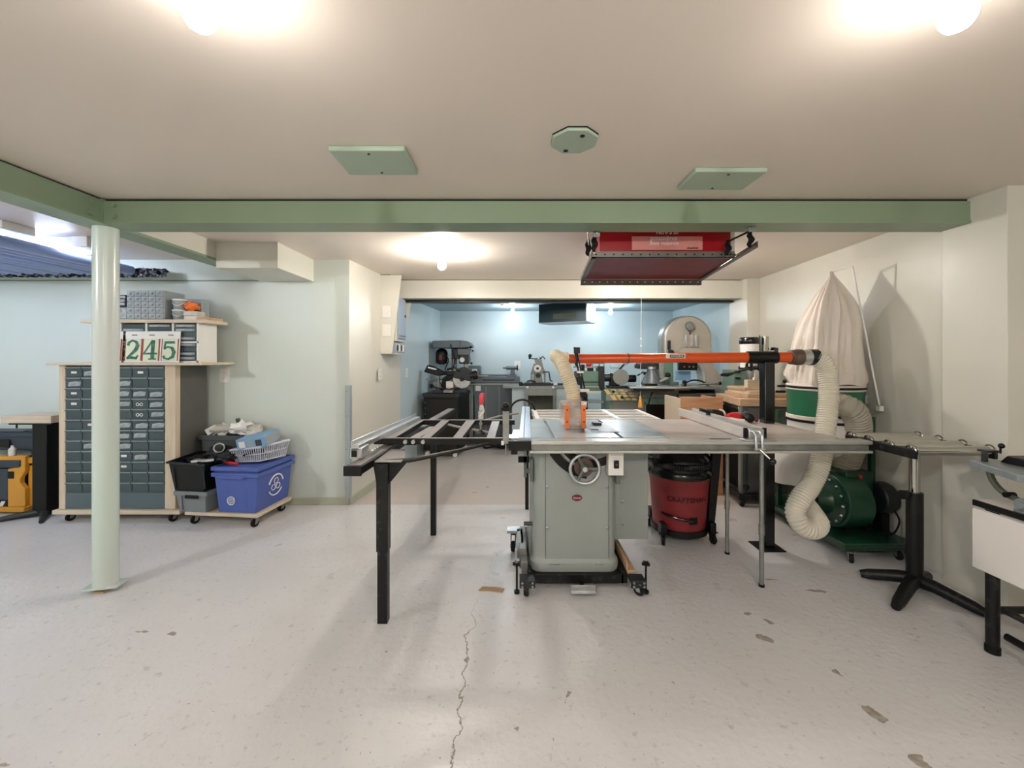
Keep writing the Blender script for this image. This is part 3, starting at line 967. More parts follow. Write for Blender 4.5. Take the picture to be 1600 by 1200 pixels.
for x in (.085, .70):
    pl = part(mb_, 'corner_bracket', MB().box(x - .043, x + .043, 2.262, 2.345, .078, .090).box(x - .043, x + .043, 2.256, 2.264, .055, .096), 'mach_dark', 0.002)
    for dx in (-.028, .028):
        for z in (.065, .086):
            piece(pl, 'bolt', bh, (x + dx, 2.256, z))
    caster(mb_, x, 2.295, .078, .033, R(75) if x < .3 else R(140), 'steel', 'black')
    sx = x - .058 if x < .3 else x + .055
    kn = part(mb_, 'levelling_screw', MB().cyl((sx, 2.31, .012), (sx, 2.31, .155), .006, n=8).cyl((sx, 2.31, .0), (sx, 2.31, .014), .016, n=12), 'black')
    part(kn, 'star_knob', MB().prism([(sx + (.024 if k % 2 else .012) * cos(k * pi / 5), 2.31 + (.024 if k % 2 else .012) * sin(k * pi / 5)) for k in range(10)], .155, .175), 'black', 0.002)
pd = part(mb_, 'foot_pedal', MB().box(.325, .465, 2.275, 2.281, .022, .062).box(.325, .465, 2.262, 2.30, .02, .026), 'steel', 0.002, 'bright steel foot pedal')
part(pd, 'pedal_arm', MB().box(.385, .405, 2.29, 2.36, .03, .05), 'black')

# ------------------------------------------------------------------ rip fence
rf = thing('rip_fence', 'long white-faced rip fence lying across the extension table', 'fence', (1.36, 2.7, TZ))
part(rf, 'face', MB().box(1.306, 1.322, 2.31, 3.215, TZ + .003, .93), 'lam_white', 0.001)
part(rf, 'body', MB().box(1.323, 1.412, 2.33, 3.20, TZ + .003, .915), 'alu', 0.002)
part(rf, 'face', MB().box(1.413, 1.429, 2.31, 3.215, TZ + .003, .93), 'lam_white', 0.001)
for x in (1.304, 1.411):
    part(rf, 'end_cap', MB().box(x, x + .019, 2.300, 2.311, TZ - .005, .932), 'black')
hd = part(rf, 'clamp_head', MB().box(1.325, 1.41, 2.29, 2.335, TZ - .004, .926).box(1.28, 1.46, 2.25, 2.30, TZ - .002, TZ + .006), 'alu', 0.004)
for x in (1.338, 1.372):
    part(hd, 'fork', MB().tube([(x, 2.30, .912), (x, 2.262, .915), (x, 2.245, .90), (x, 2.243, .82)], .0075, 8), 'alu')
part(hd, 'pivot', MB().cyl((1.325, 2.243, .825), (1.385, 2.243, .825), .007, n=10), 'steel')
lv = part(hd, 'lever', MB().cyl((1.356, 2.243, .825), (1.395, 2.205, .775), .005, n=8), 'chrome')
part(lv, 'ball_knob', MB().ball((1.40, 2.20, .769), .018, 12), 'black_gloss')

# ------------------------------------------------------------------ outfeed rail grid behind the saw
og = thing('outfeed_grid', 'pale steel rail grid behind the cast iron saw top', 'outfeed support', (.6, 3.3, 0))
for y in (3.10, 3.22, 3.39, 3.58):
    part(og, 'cross_rail', MB().box(.165, 1.09, y, y + .03, .842, TZ - .003), 'white', 0.003)
for x, x2 in ((.175, .21), (.78, .82), (1.08, 1.115)):
    part(og, 'side_rail', MB().box(x, x2, 3.062, 3.62, .835, TZ), 'white', 0.003)
for x in (.20, 1.09):
    part(og, 'leg', MB().box(x - .014, x + .014, 3.56, 3.588, 0, .84), 'black')

# ------------------------------------------------------------------ sliding table: long rail, crosscut frame, carriage
st = thing('sliding_table', 'black framed sliding crosscut table left of the saw on two black legs', 'sliding table', (-.35, 2.6, 0))
part(st, 'long_rail', MB().prism([(-.785, 1.92), (-.705, 1.92), (-.565, 4.08), (-.645, 4.08)], .778, .818), 'black', 0.004)
part(st, 'rail_top', MB().prism([(-.775, 1.935), (-.715, 1.935), (-.575, 4.07), (-.635, 4.07)], .818, .8195), 'slat')
part(st, 'rail_end_cap', MB().box(-.787, -.703, 1.908, 1.922, .774, .821), 'black', 0.003)
lg = part(st, 'leg', MB().box(-.672, -.622, 2.04, 2.085, 0, .60), 'black_worn', 0.002)
part(lg, 'leg_sleeve', MB().box(-.676, -.618, 2.036, 2.089, .36, .80), 'black_worn', 0.002)
part(lg, 'gusset', MB().prism([(-.70, .81), (-.52, .81), (-.62, .69), (-.68, .69)], 2.055, 2.063, 'y'), 'black')
part(st, 'leg', MB().box(-.608, -.568, 3.05, 3.09, 0, .80), 'black', 0.002)
part(st, 'leg_plate', MB().box(-.64, -.56, 3.02, 3.12, .795, .80), 'black')
part(st, 'brace', MB().tube([(-.64, 2.06, .803), (-.52, 2.08, .806), (-.30, 2.20, .825), (-.13, 2.30, .845)], [.012, .012, .011, .009], 8), 'black')
part(st, 'brace_plate', MB().prism([(-.68, 2.03), (-.55, 2.03), (-.55, 2.10), (-.60, 2.30), (-.68, 2.30)], .808, .814), 'slat', 0.001)
part(st, 'front_bar', MB().box(-.782, -.005, 2.315, 2.345, .836, TZ), 'black', 0.002)
part(st, 'front_bar_top', MB().box(-.78, -.005, 2.318, 2.342, TZ, TZ + .001), 'slat')
part(st, 'rear_bar', MB().box(-.76, .02, 2.985, 3.015, .836, TZ), 'black', 0.002)
part(st, 'rear_bar_top', MB().box(-.758, .02, 2.988, 3.012, TZ, TZ + .001), 'slat')
for (a0, a1, b0, b1, yb, zt) in ((-.778, -.668, -.752, -.642, 2.985, TZ), (-.520, -.468, -.512, -.456, 2.985, TZ), (-.338, -.286, -.333, -.268, 2.985, TZ),
                                 (-.146, -.098, -.144, -.09, 2.95, TZ - .002), (-.61, -.55, -.565, -.515, 2.80, TZ - .014)):
    s_ = part(st, 'slat', MB().prism([(a0, 2.345), (a1, 2.345), (b1, yb), (b0, yb)], zt - .03, zt - .001), 'black', 0.001)
    part(s_, 'slat_face', MB().prism([(a0, 2.345), (a1, 2.345), (b1, yb), (b0, yb)], zt - .001, zt), 'slat')
for x in (-.60, -.555, -.50):
    part(st, 'knob', MB().cyl((x, 2.295, .853), (x, 2.316, .853), .011, n=12), 'alu')
# aluminium crosscut fence on the far side
cf = part(st, 'crosscut_fence', MB().prism([(-.795, 2.02), (-.755, 2.02), (-.665, 2.98), (-.705, 2.98)], TZ + .001, TZ + .028).prism([(-.795, 2.02), (-.785, 2.02), (-.695, 2.98), (-.705, 2.98)], TZ + .028, TZ + .048), 'alu', 0.002, 'bare aluminium crosscut fence')
part(cf, 'end_block', MB().box(-.80, -.74, 2.02, 2.12, TZ - .04, TZ + .012), 'alu', 0.004)
part(cf, 'end_socket', MB().box(-.79, -.765, 2.014, 2.022, TZ - .032, TZ + .0), 'black')
for y in (2.14, 2.18, 2.22):
    part(cf, 'clamp_bolt', MB().cyl((-.73, y, TZ - .03), (-.73, y - .03, TZ - .03), .010, n=10), 'alu')
# carriage extrusion beside the saw top
cr = part(st, 'carriage', MB().prism([(.036, 2.27), (.104, 2.27), (.160, 3.69), (.092, 3.69)], .82, .885), 'alu_blue', 0.002, 'blue-grey aluminium carriage beam')
part(cr, 'carriage_groove', MB().prism([(.062, 2.275), (.068, 2.275), (.123, 3.685), (.117, 3.685)], .885, .8862), 'mach_dark')
part(cr, 'carriage_end', MB().box(-.02, .106, 2.245, 2.27, .818, .868), 'black', 0.002)
part(cr, 'carriage_foot', MB().box(-.005, .03, 2.25, 2.30, .795, .82), 'black')
part(cr, 'hose_guide', MB().tube(arc_pts((.09, 3.55, .85), .11, R(170), R(5), 14), .009, 8), 'black')
for y in (2.45, 2.52, 2.60, 2.70):
    part(cr, 'roller_bolt', MB().cyl((.1, y, .84), (.118, y, .84), .008, n=8), 'black')
part(st, 'carriage_plate', MB().prism([(-.055, 2.345), (.04, 2.345), (.058, 2.62), (.01, 2.62), (.0, 2.46), (-.05, 2.46)], TZ - .012, TZ - .004), 'alu_blue')
part(st, 'stop_block', MB().box(-.045, .012, 2.295, 2.317, .836, .866), 'black')
for x in (-.018, .006):
    part(st, 'stop_ring', MB().tube([(x + .007 * cos(t), 2.293, .852 + .007 * sin(t)) for t in [2 * pi * i / 12 for i in range(12)]], .002, 6, closed=True), 'white')
# rear leg and lever of the carriage
lg = part(st, 'leg', MB().box(.115, .145, 3.57, 3.60, 0, .82), 'black')
part(lg, 'lever_plate', MB().box(.095, .118, 3.30, 3.32, .36, .66), 'steel_dull')
part(lg, 'lever_bar', MB().box(.0, .10, 3.30, 3.315, .57, .60), 'saw_dark')
part(lg, 'lever_clamp', MB().box(.05, .20, 3.30, 3.33, .48, .53), 'black')
part(lg, 'stay', MB().cyl((.13, 3.58, .78), (.22, 3.0, .55), .008, n=8), 'black')
part(st, 'tie_rod', MB().tube([(-.30, 3.05, .83), (-.1, 3.15, .875), (.05, 3.25, .885)], .008, 8), 'slat')
part(st, 'under_rod', MB().tube([(-.47, 2.93, .85), (-.40, 2.86, .848), (-.10, 2.72, .82)], .008, 8), 'slat')

# toggle clamp with red grip, and hold-down post, both standing on the sliding table
tc_ = thing('toggle_clamp', 'toggle clamp with a red grip standing on the sliding table', 'clamp', (-.195, 2.62, .84))
part(tc_, 'body', MB().box(-.215, -.18, 2.612, 2.628, .93, .985).prism([(-.212, .985), (-.188, .985), (-.19, 1.03), (-.205, 1.03)], 2.612, 2.628, 'y'), 'alu', 0.004)
part(tc_, 'linkage', MB().tube([(-.19, 2.605, 1.025), (-.18, 2.605, .985), (-.205, 2.605, .95)], .007, 8), 'ivory')
part(tc_, 'grip', MB().tube([(-.198, 2.62, 1.025), (-.194, 2.62, 1.05), (-.192, 2.62, 1.09), (-.192, 2.62, 1.10)], [.011, .016, .017, .010], 12), 'red_pink', 0, 'red grip')
part(tc_, 'spindle', MB().cyl((-.20, 2.62, .855), (-.20, 2.62, .94), .006, n=8), 'steel')
part(tc_, 'pad', MB().lathe([(.03, .838), (.03, .846), (.012, .858), (.006, .866)], (-.20, 2.62, 0), 'z', 14), 'mach_dark')
part(tc_, 'lock_nut', MB().cyl((-.20, 2.62, .90), (-.20, 2.62, .91), .012, n=6), 'steel')
hp = thing('hold_down_post', 'grey hold-down post with black star knob on the front bar', 'hold-down', (-.035, 2.30, .78))
part(hp, 'post', MB().box(-.052, -.016, 2.285, 2.30, .845, 1.03), 'steel_dull', 0.002)
part(hp, 'threaded_rod', MB().cyl((-.034, 2.292, .775), (-.034, 2.292, .85), .004, n=8), 'steel')
part(hp, 'star_knob', MB().prism([(-.034 + (.026 if k % 2 else .017) * cos(k * pi / 5), 2.292 + (.026 if k % 2 else .017) * sin(k * pi / 5)) for k in range(10)], 1.03, 1.05).lathe([(.018, 1.05), (.020, 1.065), (.010, 1.075)], (-.034, 2.292, 0), 'z', 14), 'black', 0.002)
part(hp, 'clip', MB().box(-.06, -.045, 2.28, 2.292, .84, .862), 'white')

# ------------------------------------------------------------------ blade guard, boom pipe, hoses
bg = thing('blade_guard', 'clear blade guard with orange side strips above the saw blade', 'blade guard', (.40, 2.74, TZ))
part(bg, 'front_window', MB().box(.348, .452, 2.58, 2.584, .90, 1.005), 'clear_pink')
part(bg, 'top_shield', MB().box(.345, .455, 2.58, 2.90, 1.005, 1.011), 'clear_pink')
for x in (.338, .449):
    part(bg, 'side_wall', MB().box(x, x + .006, 2.575, 2.95, .885, 1.01), 'clear_pink')
    xx = x - .006 if x < .4 else x - .012
    so = part(bg, 'orange_strip', MB().prism([(xx, 2.565), (xx + .026, 2.565), (xx + .026, 2.578), (xx, 2.578)], .882, 1.03), 'orange_p', 0.002, 'orange side strip')
    for z in (.925, 1.0):
        part(so, 'screw', MB().cyl((xx + .013, 2.560, z), (xx + .013, 2.566, z), .005, n=8), 'black')
part(bg, 'rear_frame', MB().box(.345, .455, 2.93, 2.94, .90, 1.02), 'white')
part(bg, 'skirt', MB().box(.34, .46, 2.60, 2.93, TZ + .004, .90), 'clear_pink')
part(bg, 'hose_collar', MB().cyl((.415, 2.74, 1.008), (.415, 2.74, 1.05), .056, n=24), 'clear_pink')
part(bg, 'latch', MB().box(.45, .475, 2.60, 2.66, 1.01, 1.045), 'white', 0.003)
part(bg, 'suspension_rod', MB().cyl((.475, 2.72, 1.04), (.447, 2.94, 1.40), .006, n=8).cyl((.50, 2.72, 1.04), (.468, 2.94, 1.36), .005, n=8), 'mach_dark')
part(bg, 'hanger_clamp', MB().box(.445, .485, 2.915, 2.955, 1.355, 1.40).tube([(.465 , 2.96 + .05 * cos(t), 1.317 + .05 * sin(t)) for t in [2 * pi * i / 16 for i in range(16)]], .007, 6, closed=True), 'black', 0.003)
part(bg, 'handle', MB().box(.45, .51, 2.70, 2.73, 1.10, 1.118).box(.445, .49, 2.80, 2.83, 1.22, 1.235), 'ivory', 0.002)
part(bg, 'spring_box', MB().box(.455, .495, 2.72, 2.76, 1.065, 1.10), 'black', 0.002)
part(bg, 'spring_box', MB().box(.45, .475, 2.76, 2.80, 1.14, 1.20), 'black', 0.002)

bm_ = thing('dust_boom', 'orange overhead dust boom pipe carried by a black floor post', 'dust boom', (1.79, 2.87, 0))
part(bm_, 'pipe', MB().cyl((.40, 2.99, 1.317), (1.25, 2.92, 1.325), .034, n=24).cyl((1.25, 2.92, 1.325), (1.96, 2.865, 1.329), .037, n=24), 'orange')
part(bm_, 'joint_ring', MB().cyl((.832, 2.9545, 1.3212), (.84, 2.954, 1.3213), .0375, n=24), 'brown')
lab = part(bm_, 'maker_label', MB().box(1.085, 1.222, 2.886, 2.8885, 1.322, 1.352), 'ivory', 0, 'cream label with a dark lettered badge')
part(lab, 'badge', MB().prism(rrect(1.112, 1.215, 1.326, 1.347, .006, 3), 2.8845, 2.8862, 'y'), 'brown')
o = link('lettering', text_mesh('EXCALIBUR', .0165, .0004, 'ivory'), lab)
o.location = (1.1635 - 1.79, 2.884 - 2.87, 1.3365)
o.rotation_euler = (pi / 2, 0, 0)
part(bm_, 'post', MB().box(1.752, 1.822, 2.835, 2.905, 0.006, 1.30), 'black_gloss', 0.006)
part(bm_, 'tee_sleeve', MB().cyl((1.655, 2.885, 1.328), (1.855, 2.873, 1.328), .043, n=24), 'black')
part(bm_, 'base_plate', MB().box(1.70, 1.87, 2.79, 2.95, 0, .007), 'black', 0.001)
part(bm_, 'rubber_coupling', MB().lathe([(.038, 1.94), (.050, 1.945), (.052, 1.965), (.046, 1.97), (.056, 1.985), (.056, 2.02)], (0, 2.866, 1.329), 'x', 24), 'brown')
part(bm_, 'clamp_band', MB().cyl((2.02, 2.866, 1.329), (2.075, 2.866, 1.329), .0545, n=24), 'alu')
part(bm_, 'end_elbow', MB().cyl((2.075, 2.866, 1.329), (2.13, 2.866, 1.329), .057, n=24), 'black_gloss')
part(bm_, 'knob', MB().cyl((1.845, 2.86, 1.365), (1.845, 2.86, 1.395), .012, n=8), 'black')

hz = thing('flex_hose', 'tan ribbed flexible hose from the blade guard up to the orange boom', 'hose', (.415, 2.74, 1.03))
part(hz, 'hose_tube', hose_mb([(.415, 2.74, 1.03), (.405, 2.74, 1.10), (.365, 2.75, 1.22), (.335, 2.80, 1.30), (.315, 2.90, 1.335), (.335, 2.975, 1.325), (.40, 2.99, 1.318)], .048, .0135), 'hose_tan')
hw_ = thing('flex_hose', 'cream ribbed flexible hose looping from the boom end down to the green blower', 'hose', (2.12, 2.85, 1.3))
part(hw_, 'hose_tube', hose_mb([(2.12, 2.866, 1.329), (2.165, 2.855, 1.30), (2.185, 2.84, 1.22), (2.165, 2.80, 1.05), (2.09, 2.74, .82), (2.02, 2.69, .62), (1.94, 2.66, .50),
                               (1.85, 2.62, .43), (1.80, 2.60, .35), (1.82, 2.58, .275), (1.89, 2.58, .245), (1.96, 2.62, .265), (1.99, 2.72, .30), (2.04, 2.85, .315), (2.09, 2.93, .315)], .061, .0165), 'hose')

# ================================================================== DUST COLLECTOR
dc = thing('dust_collector', 'green wheeled dust collector with tall cloth bag by the right wall', 'dust collector', (2.4, 3.0, 0))
part(dc, 'platform', MB().box(2.14, 2.615, 2.64, 3.58, .098, .125).box(2.155, 2.60, 2.655, 3.565, .07, .098), 'green', 0.006)
for (x, y, a) in ((2.20, 2.66, R(60)), (2.19, 3.50, R(80)), (2.54, 2.70, R(80)), (2.54, 3.50, R(20))):
    caster(dc, x, y, .072, .030, a, 'steel_dull', 'rubber')
BX, BY, BZ = 2.26, 2.93, .315
# scroll housing: volute in the yz plane with a square outlet on top
vol = []
for i in range(29):
    t = -pi / 2 + 2 * pi * i / 28 * .80
    r = .175 + .035 * i / 28
    vol.append((BY - r * cos(t), BZ + r * sin(t)))
hs = part(dc, 'blower_housing', MB().prism([(BY - .20 * cos(t), BZ + (.185) * sin(t)) for t in [2 * pi * i / 36 for i in range(36)]], BX, BX + .17, 'x')
          .box(BX + .08, BX + .27, BY - .06, BY + .20, .15, .525), 'green', 0.004, 'dark green blower housing')
fp = part(dc, 'face_plate', MB().lathe([(.17, BX), (.17, BX - .012), (.13, BX - .014), (.10, BX - .03), (.08, BX - .035)], (0, BY, BZ), 'x', 32), 'green')
bx_ = MB().lathe([(.010, 0), (.010, -.006), (.005, -.012), (.001, -.012)], (0, 0, 0), 'x', 8).mesh('bolt', 'steel')
for k in range(14):
    t = 2 * pi * k / 14
    piece(fp, 'bolt', bx_, (BX - .012, BY + .152 * cos(t), BZ + .152 * sin(t)))
part(dc, 'inlet_cone', MB().lathe([(.105, BX - .02), (.085, BX - .05), (.08, BX - .08), (.063, BX - .115), (.06, BX - .16)], (0, BY, BZ), 'x', 28), 'green')
part(dc, 'inlet_clamp', MB().cyl((BX - .17, BY, BZ), (BX - .115, BY, BZ), .066, n=24), 'black')
part(dc, 'housing_foot', MB().box(2.31, 2.36, 2.84, 3.02, .125, .16).box(2.45, 2.50, 2.84, 3.02, .125, .16), 'black')
mo = part(dc, 'motor', MB().lathe([(.05, BX + .275), (.10, BX + .285), (.108, BX + .295), (.108, BX + .365), (.10, BX + .38), (.06, BX + .385)], (0, BY - .05, BZ + .03), 'x', 26), 'mach_dark', 0, 'black blower motor')
part(mo, 'motor_foot', MB().box(2.545, 2.60, 2.82, 2.94, .125, .25), 'black')
part(mo, 'motor_cable', MB().tube(spline([(2.61, 2.79, .28), (2.62, 2.77, .22), (2.58, 2.76, .15), (2.50, 2.74, .13)], 16)[0], .006, 6), 'rubber')
for k in range(9):
    part(mo, 'cooling_slot', MB().at((BX + .378, BY - .05, BZ + .03), 0, rx=2 * pi * k / 9).box(.005, .008, .03, .09, -.006, .006), 'black')
part(dc, 'warning_tag', MB().box(2.43, 2.452, BY - .0625, BY - .060, .45, .505), 'red')
for (x, y) in ((2.17, 3.34), (2.56, 3.34), (2.57, 2.93)):
    part(dc, 'stand_column', MB().box(x, x + .03, y, y + .03, .12 if y > 3 else .126, .90), 'green')
# drum ring with straps
CX, CY = 2.38, 3.12
prof = [(.236, .885), (.24, .89), (.24, 1.085), (.236, 1.09)]
part(dc, 'drum', MB().lathe(prof, (CX, CY, 0), 'z', 40), 'green_band', 0, 'bright green drum ring')
for z, zz in ((.86, .895), (1.08, 1.125)):
    part(dc, 'bag_hem', MB().lathe([(.238, z), (.246, z + .006), (.246, zz - .006), (.238, zz)], (CX, CY, 0), 'z', 40), 'bag')
for z in (.845, 1.095):
    part(dc, 'clamp_strap', MB().lathe([(.245, z), (.249, z + .002), (.249, z + .016), (.245, z + .018)], (CX, CY, 0), 'z', 40), 'black')
for t in (-2.2, -1.0, -.4):
    part(dc, 'toggle_latch', MB().at((CX + .252 * cos(t), CY + .252 * sin(t), 1.02), t).box(-.004, .006, -.012, .012, -.02, .03), 'alu')
# upper bag: limp cloth hanging from the hook
def upfold(t, h):
    k = max(0.0, min(1.0, (1.93 - h) / .8))
    a = mnoise.noise(Vector((2.1 * cos(t) + .6 * h, 2.1 * sin(t), 1.3 * h + 4)))
    b = abs(mnoise.noise(Vector((3.6 * cos(t), 3.6 * sin(t) + .5 * h, .9 * h)))) - .2
    f = 1 + (.42 - .22 * k) * a + (.62 - .36 * k) * b + .05 * mnoise.noise(Vector((6 * cos(t), 6 * sin(t), 9 * h)))
    return f
BP = [(1.10, .275), (1.14, .285), (1.20, .285), (1.26, .268), (1.39, .243), (1.50, .228), (1.61, .205), (1.70, .172), (1.76, .142), (1.85, .085), (1.93, .03), (1.97, .008)]
def prof_r(h):
    for (a, ra), (b, rb_) in zip(BP, BP[1:]):
        if h <= b:
            return .80 * (ra + (rb_ - ra) * (h - a) / (b - a))
    return BP[-1][1]
ub = []
for i in range(34):
    s = i / 33
    h = 1.115 + (1.965 - 1.115) * s
    r = prof_r(h)
    ub.append((r, h))
ubm = MB()
vs_, fs = [], []
nn = 110
for (r, h) in ub:
    for k in range(nn):
        t = 2 * pi * k / nn
        s = (h - 1.115) / .85
        f = upfold(t, h) if s > .06 else 1 + (s / .06) * (upfold(t, h) - 1)
        vs_.append((CX + .04 * s + r * f * cos(t), CY - .02 * s + r * f * sin(t), h + (.02 * sin(3 * t) if s < .1 else 0)))
for i in range(len(ub) - 1):
    for k in range(nn):
        l = (k + 1) % nn
        fs.append((i * nn + k, i * nn + l, (i + 1) * nn + l, (i + 1) * nn + k))
fs.append(tuple(range((len(ub) - 1) * nn, len(ub) * nn)))
part(dc, 'filter_bag', ubm.add(vs_, fs), 'bag', 0, 'limp cream cloth filter bag')
wbm = MB()
vs_, fs = [], []
lbp = [(.05, .30, 1), (.16, .32, 1), (.185, .40, .95), (.195, .48, .85), (.215, .56, .5), (.23, .64, .15), (.236, .75, 0), (.238, .89, 0)]
for (r, h, sh) in lbp:
    for k in range(48):
        t = 2 * pi * k / 48
        f = 1 + .04 * sin(7 * t + 3 * h) * max(0, (.88 - h) * 1.5)
        vs_.append((CX - .10 * sh + r * f * cos(t), CY + .24 * sh + r * f * sin(t), h))
for i in range(len(lbp) - 1):
    for k in range(48):
        l = (k + 1) % 48
        fs.append((i * 48 + k, i * 48 + l, (i + 1) * 48 + l, (i + 1) * 48 + k))
fs.append(tuple(range(48))[::-1])
part(dc, 'waste_bag', wbm.add(vs_, fs), 'bag_clear', 0, 'white waste bag below the drum')
part(dc, 'bag_rod', MB().tube([(2.60, 2.90, .99), (2.53, 2.93, 1.5), (2.46, 2.96, 1.985)], .006, 8).tube([(2.46, 2.96, 1.985), (2.42, 3.10, 1.975)], .005, 8), 'white', 0, 'thin white rod holding up the bag')
part(dc, 'rod_bracket', MB().box(2.585, 2.615, 2.88, 2.91, .95, .985), 'white')
part(dc, 'bag_hook', MB().tube(arc_pts((2.42, 3.10, 1.965), .012, 0, 1.5 * pi, 8), .004, 6), 'steel')
part(dc, 'outlet_hose', hose_mb([(2.44, 3.0, .52), (2.445, 2.96, .64), (2.43, 2.88, .80), (2.38, 2.84, .93), (2.32, 2.84, .985), (2.28, 2.92, 1.0)], .082, .02, 24, .08), 'hose_grey', 0, 'thick grey ribbed outlet hose')

# ------------------------------------------------------------------ shop vacuum under the extension table
sv = thing('shop_vacuum', 'red drum shop vacuum with black lid under the extension table', 'vacuum', (1.245, 3.06, 0))
VX, VY = 1.245, 3.06
part(sv, 'drum', MB().lathe([(.165, .09), (.185, .095), (.188, .14), (.205, .40), (.215, .465), (.222, .475)], (VX, VY, 0), 'z', 40), 'vac_red')
part(sv, 'lid', MB().lathe([(.224, .465), (.230, .475), (.230, .50), (.215, .52), (.22, .56), (.215, .60), (.19, .64), (.13, .70), (.10, .73), (.001, .735)], (VX, VY, 0), 'z', 40), 'black_gloss')
part(sv, 'coiled_hose', hose_mb([(VX + .195 * cos(t), VY + .195 * sin(t), .555 + .02 * i / 24) for i, t in enumerate([-.9 * pi + 2.1 * pi * i / 24 for i in range(25)])], .034, .014), 'black_gloss')
me = text_mesh('CRAFTSMAN.', .050, .0008, 'black', space=1.02)
for v in me.vertices:
    x, y, z = v.co
    r = .2005 + z + .012 * (y / .1) + .0012
    a = -pi / 2 - .03 + x / .20
    v.co = (r * cos(a), r * sin(a), y)
o = link('lettering', me, sv)
o.location = (0, 0, .325)
part(sv, 'dolly_ring', MB().lathe([(.18, .06), (.20, .06), (.20, .10), (.18, .10)], (VX, VY, 0), 'z', 32), 'black')
part(sv, 'caution_decal', MB().add([(VX + (.1935) * cos(a), VY + (.1935) * sin(a), z) for z in (.155, .205) for a in (-pi / 2 - .02, -pi / 2 + .10, -pi / 2 + .20, -pi / 2 + .30)], [(0, 1, 5, 4), (1, 2, 6, 5), (2, 3, 7, 6)]), 'black')
part(sv, 'front_bumper', MB().tube([(VX + .208 * cos(a), VY + .208 * sin(a), .215 - .03 * i / 8) for i, a in enumerate([-pi / 2 - .95 + 1.0 * i / 8 for i in range(9)])], .010, 8), 'black_gloss')
part(sv, 'handle', MB().prism([(1.415, .12), (1.465, .12), (1.52, .70), (1.45, .70)], 2.955, 2.995, 'y'), 'black', 0.006)
part(sv, 'handle_grip', MB().box(1.44, 1.53, 2.95, 3.25, .675, .71), 'black', 0.008)
for (x, y, a) in ((1.075, 2.91, R(70)), (1.43, 2.93, R(100)), (1.10, 3.22, 0), (1.40, 3.22, .5)):
    part(sv, 'caster_arm', MB().box(x - .022, x + .022, y - .025, y + .05, .07, .15), 'black', 0.006)
    caster(sv, x, y, .085, .032, a, 'black', 'rubber')

# ------------------------------------------------------------------ roller stand by the right pier
rs = thing('roller_stand', 'chrome roller stand on a black cross base by the right pier', 'roller stand', (2.33, 2.36, 0))
RX, RY = 2.31, 2.35
rom = MB().lathe([(.004, 2.045), (.0225, 2.047), (.026, 2.05), (.026, 2.42), (.0225, 2.423), (.004, 2.425)], (0, 0, 0), 'x', 20).mesh('roller', 'chrome')
for y in (2.09, 2.215, 2.34, 2.46):
    piece(rs, 'roller', rom, (0, y, .852))
for x in (2.024, 2.428):
    bar = part(rs, 'side_bar', MB().box(x, x + .018, 2.06, 2.49, .815, .862), 'black_worn', 0.003)
    for y in (2.09, 2.215, 2.34, 2.46):
        part(bar, 'axle_clip', MB().tube([(x + .009, y + .027 * cos(t), .855 + .027 * sin(t)) for t in [pi * i / 8 for i in range(9)]], .0045, 6), 'chrome')
part(rs, 'under_frame', MB().box(2.04, 2.43, 2.34, 2.38, .80, .82), 'black')
part(rs, 'tube', MB().cyl((RX, RY, .50), (RX, RY, .82), .024, n=24), 'chrome')
part(rs, 'sleeve', MB().cyl((RX, RY, .05), (RX, RY, .555), .038, n=28), 'black')
kn = part(rs, 'clamp_knob', MB().cyl((RX - .038, RY - .01, .545), (RX - .07, RY - .01, .545), .007, n=8), 'black')
part(kn, 'knob_disc', MB().lathe([(.008, RX - .062), (.026, RX - .068), (.026, RX - .085), (.015, RX - .09)], (0, RY - .01, .545), 'x', 16), 'black')
for (fx, fy) in ((2.105, 2.475), (2.01, 2.145), (2.42, 2.09), (2.49, 2.45)):
    dx, dy = fx - RX, fy - RY
    part(rs, 'foot', MB().tube([(RX + dx * .06, RY + dy * .06, .055), (RX + dx * .3, RY + dy * .3, .055), (RX + dx * .85, RY + dy * .85, .03), (fx, fy, .022)], [.038, .034, .029, .021], 12), 'black_worn')

# ------------------------------------------------------------------ folding table at the right edge and the saw on it
ft = thing('folding_table', 'white drop-leaf table on black steel legs at the right edge', 'table', (2.3, 1.5, 0), world=True)
part(ft, 'table_top', MB().box(2.10, 2.62, .95, 1.87, .655, .683), 'lam_white', 0.003)
part(ft, 'edge_strip', MB().box(2.09, 2.10, .95, 1.86, .66, .685), 'black')
part(ft, 'drop_leaf', MB().box(2.06, 2.083, .95, 1.835, .393, .657), 'lam_white', 0.003, 'white leaf hanging down')
for y in (1.845, 1.02):
    for x in (2.165, 2.56):
        lg = part(ft, 'leg', MB().cyl((x, y, .02), (x, y, .655), .023, n=16), 'black_worn')
        part(lg, 'foot_cap', MB().cyl((x, y, 0), (x, y, .03), .026, n=16), 'rubber')
    part(ft, 'cross_tie', MB().cyl((2.155, y, .19), (2.56, y, .19), .016, n=12), 'black_worn')
part(ft, 'side_tie', MB().cyl((2.165, 1.80, .215), (2.165, 1.02, .215), .014, n=12), 'black_worn')
part(ft, 'side_tie', MB().cyl((2.175, 1.80, .10), (2.175, 1.02, .10), .016, n=12), 'black_worn')
part(ft, 'stay', MB().cyl((2.27, 1.78, .30), (2.36, 1.66, .12), .007, n=8), 'steel_dull')
part(ft, 'stay_knob', MB().ball((2.268, 1.78, .305), .014, 8), 'black')
part(ft, 'foot_block', MB().box(2.17, 2.21, 1.665, 1.705, 0.0, .075), 'mach_dark', 0.006)

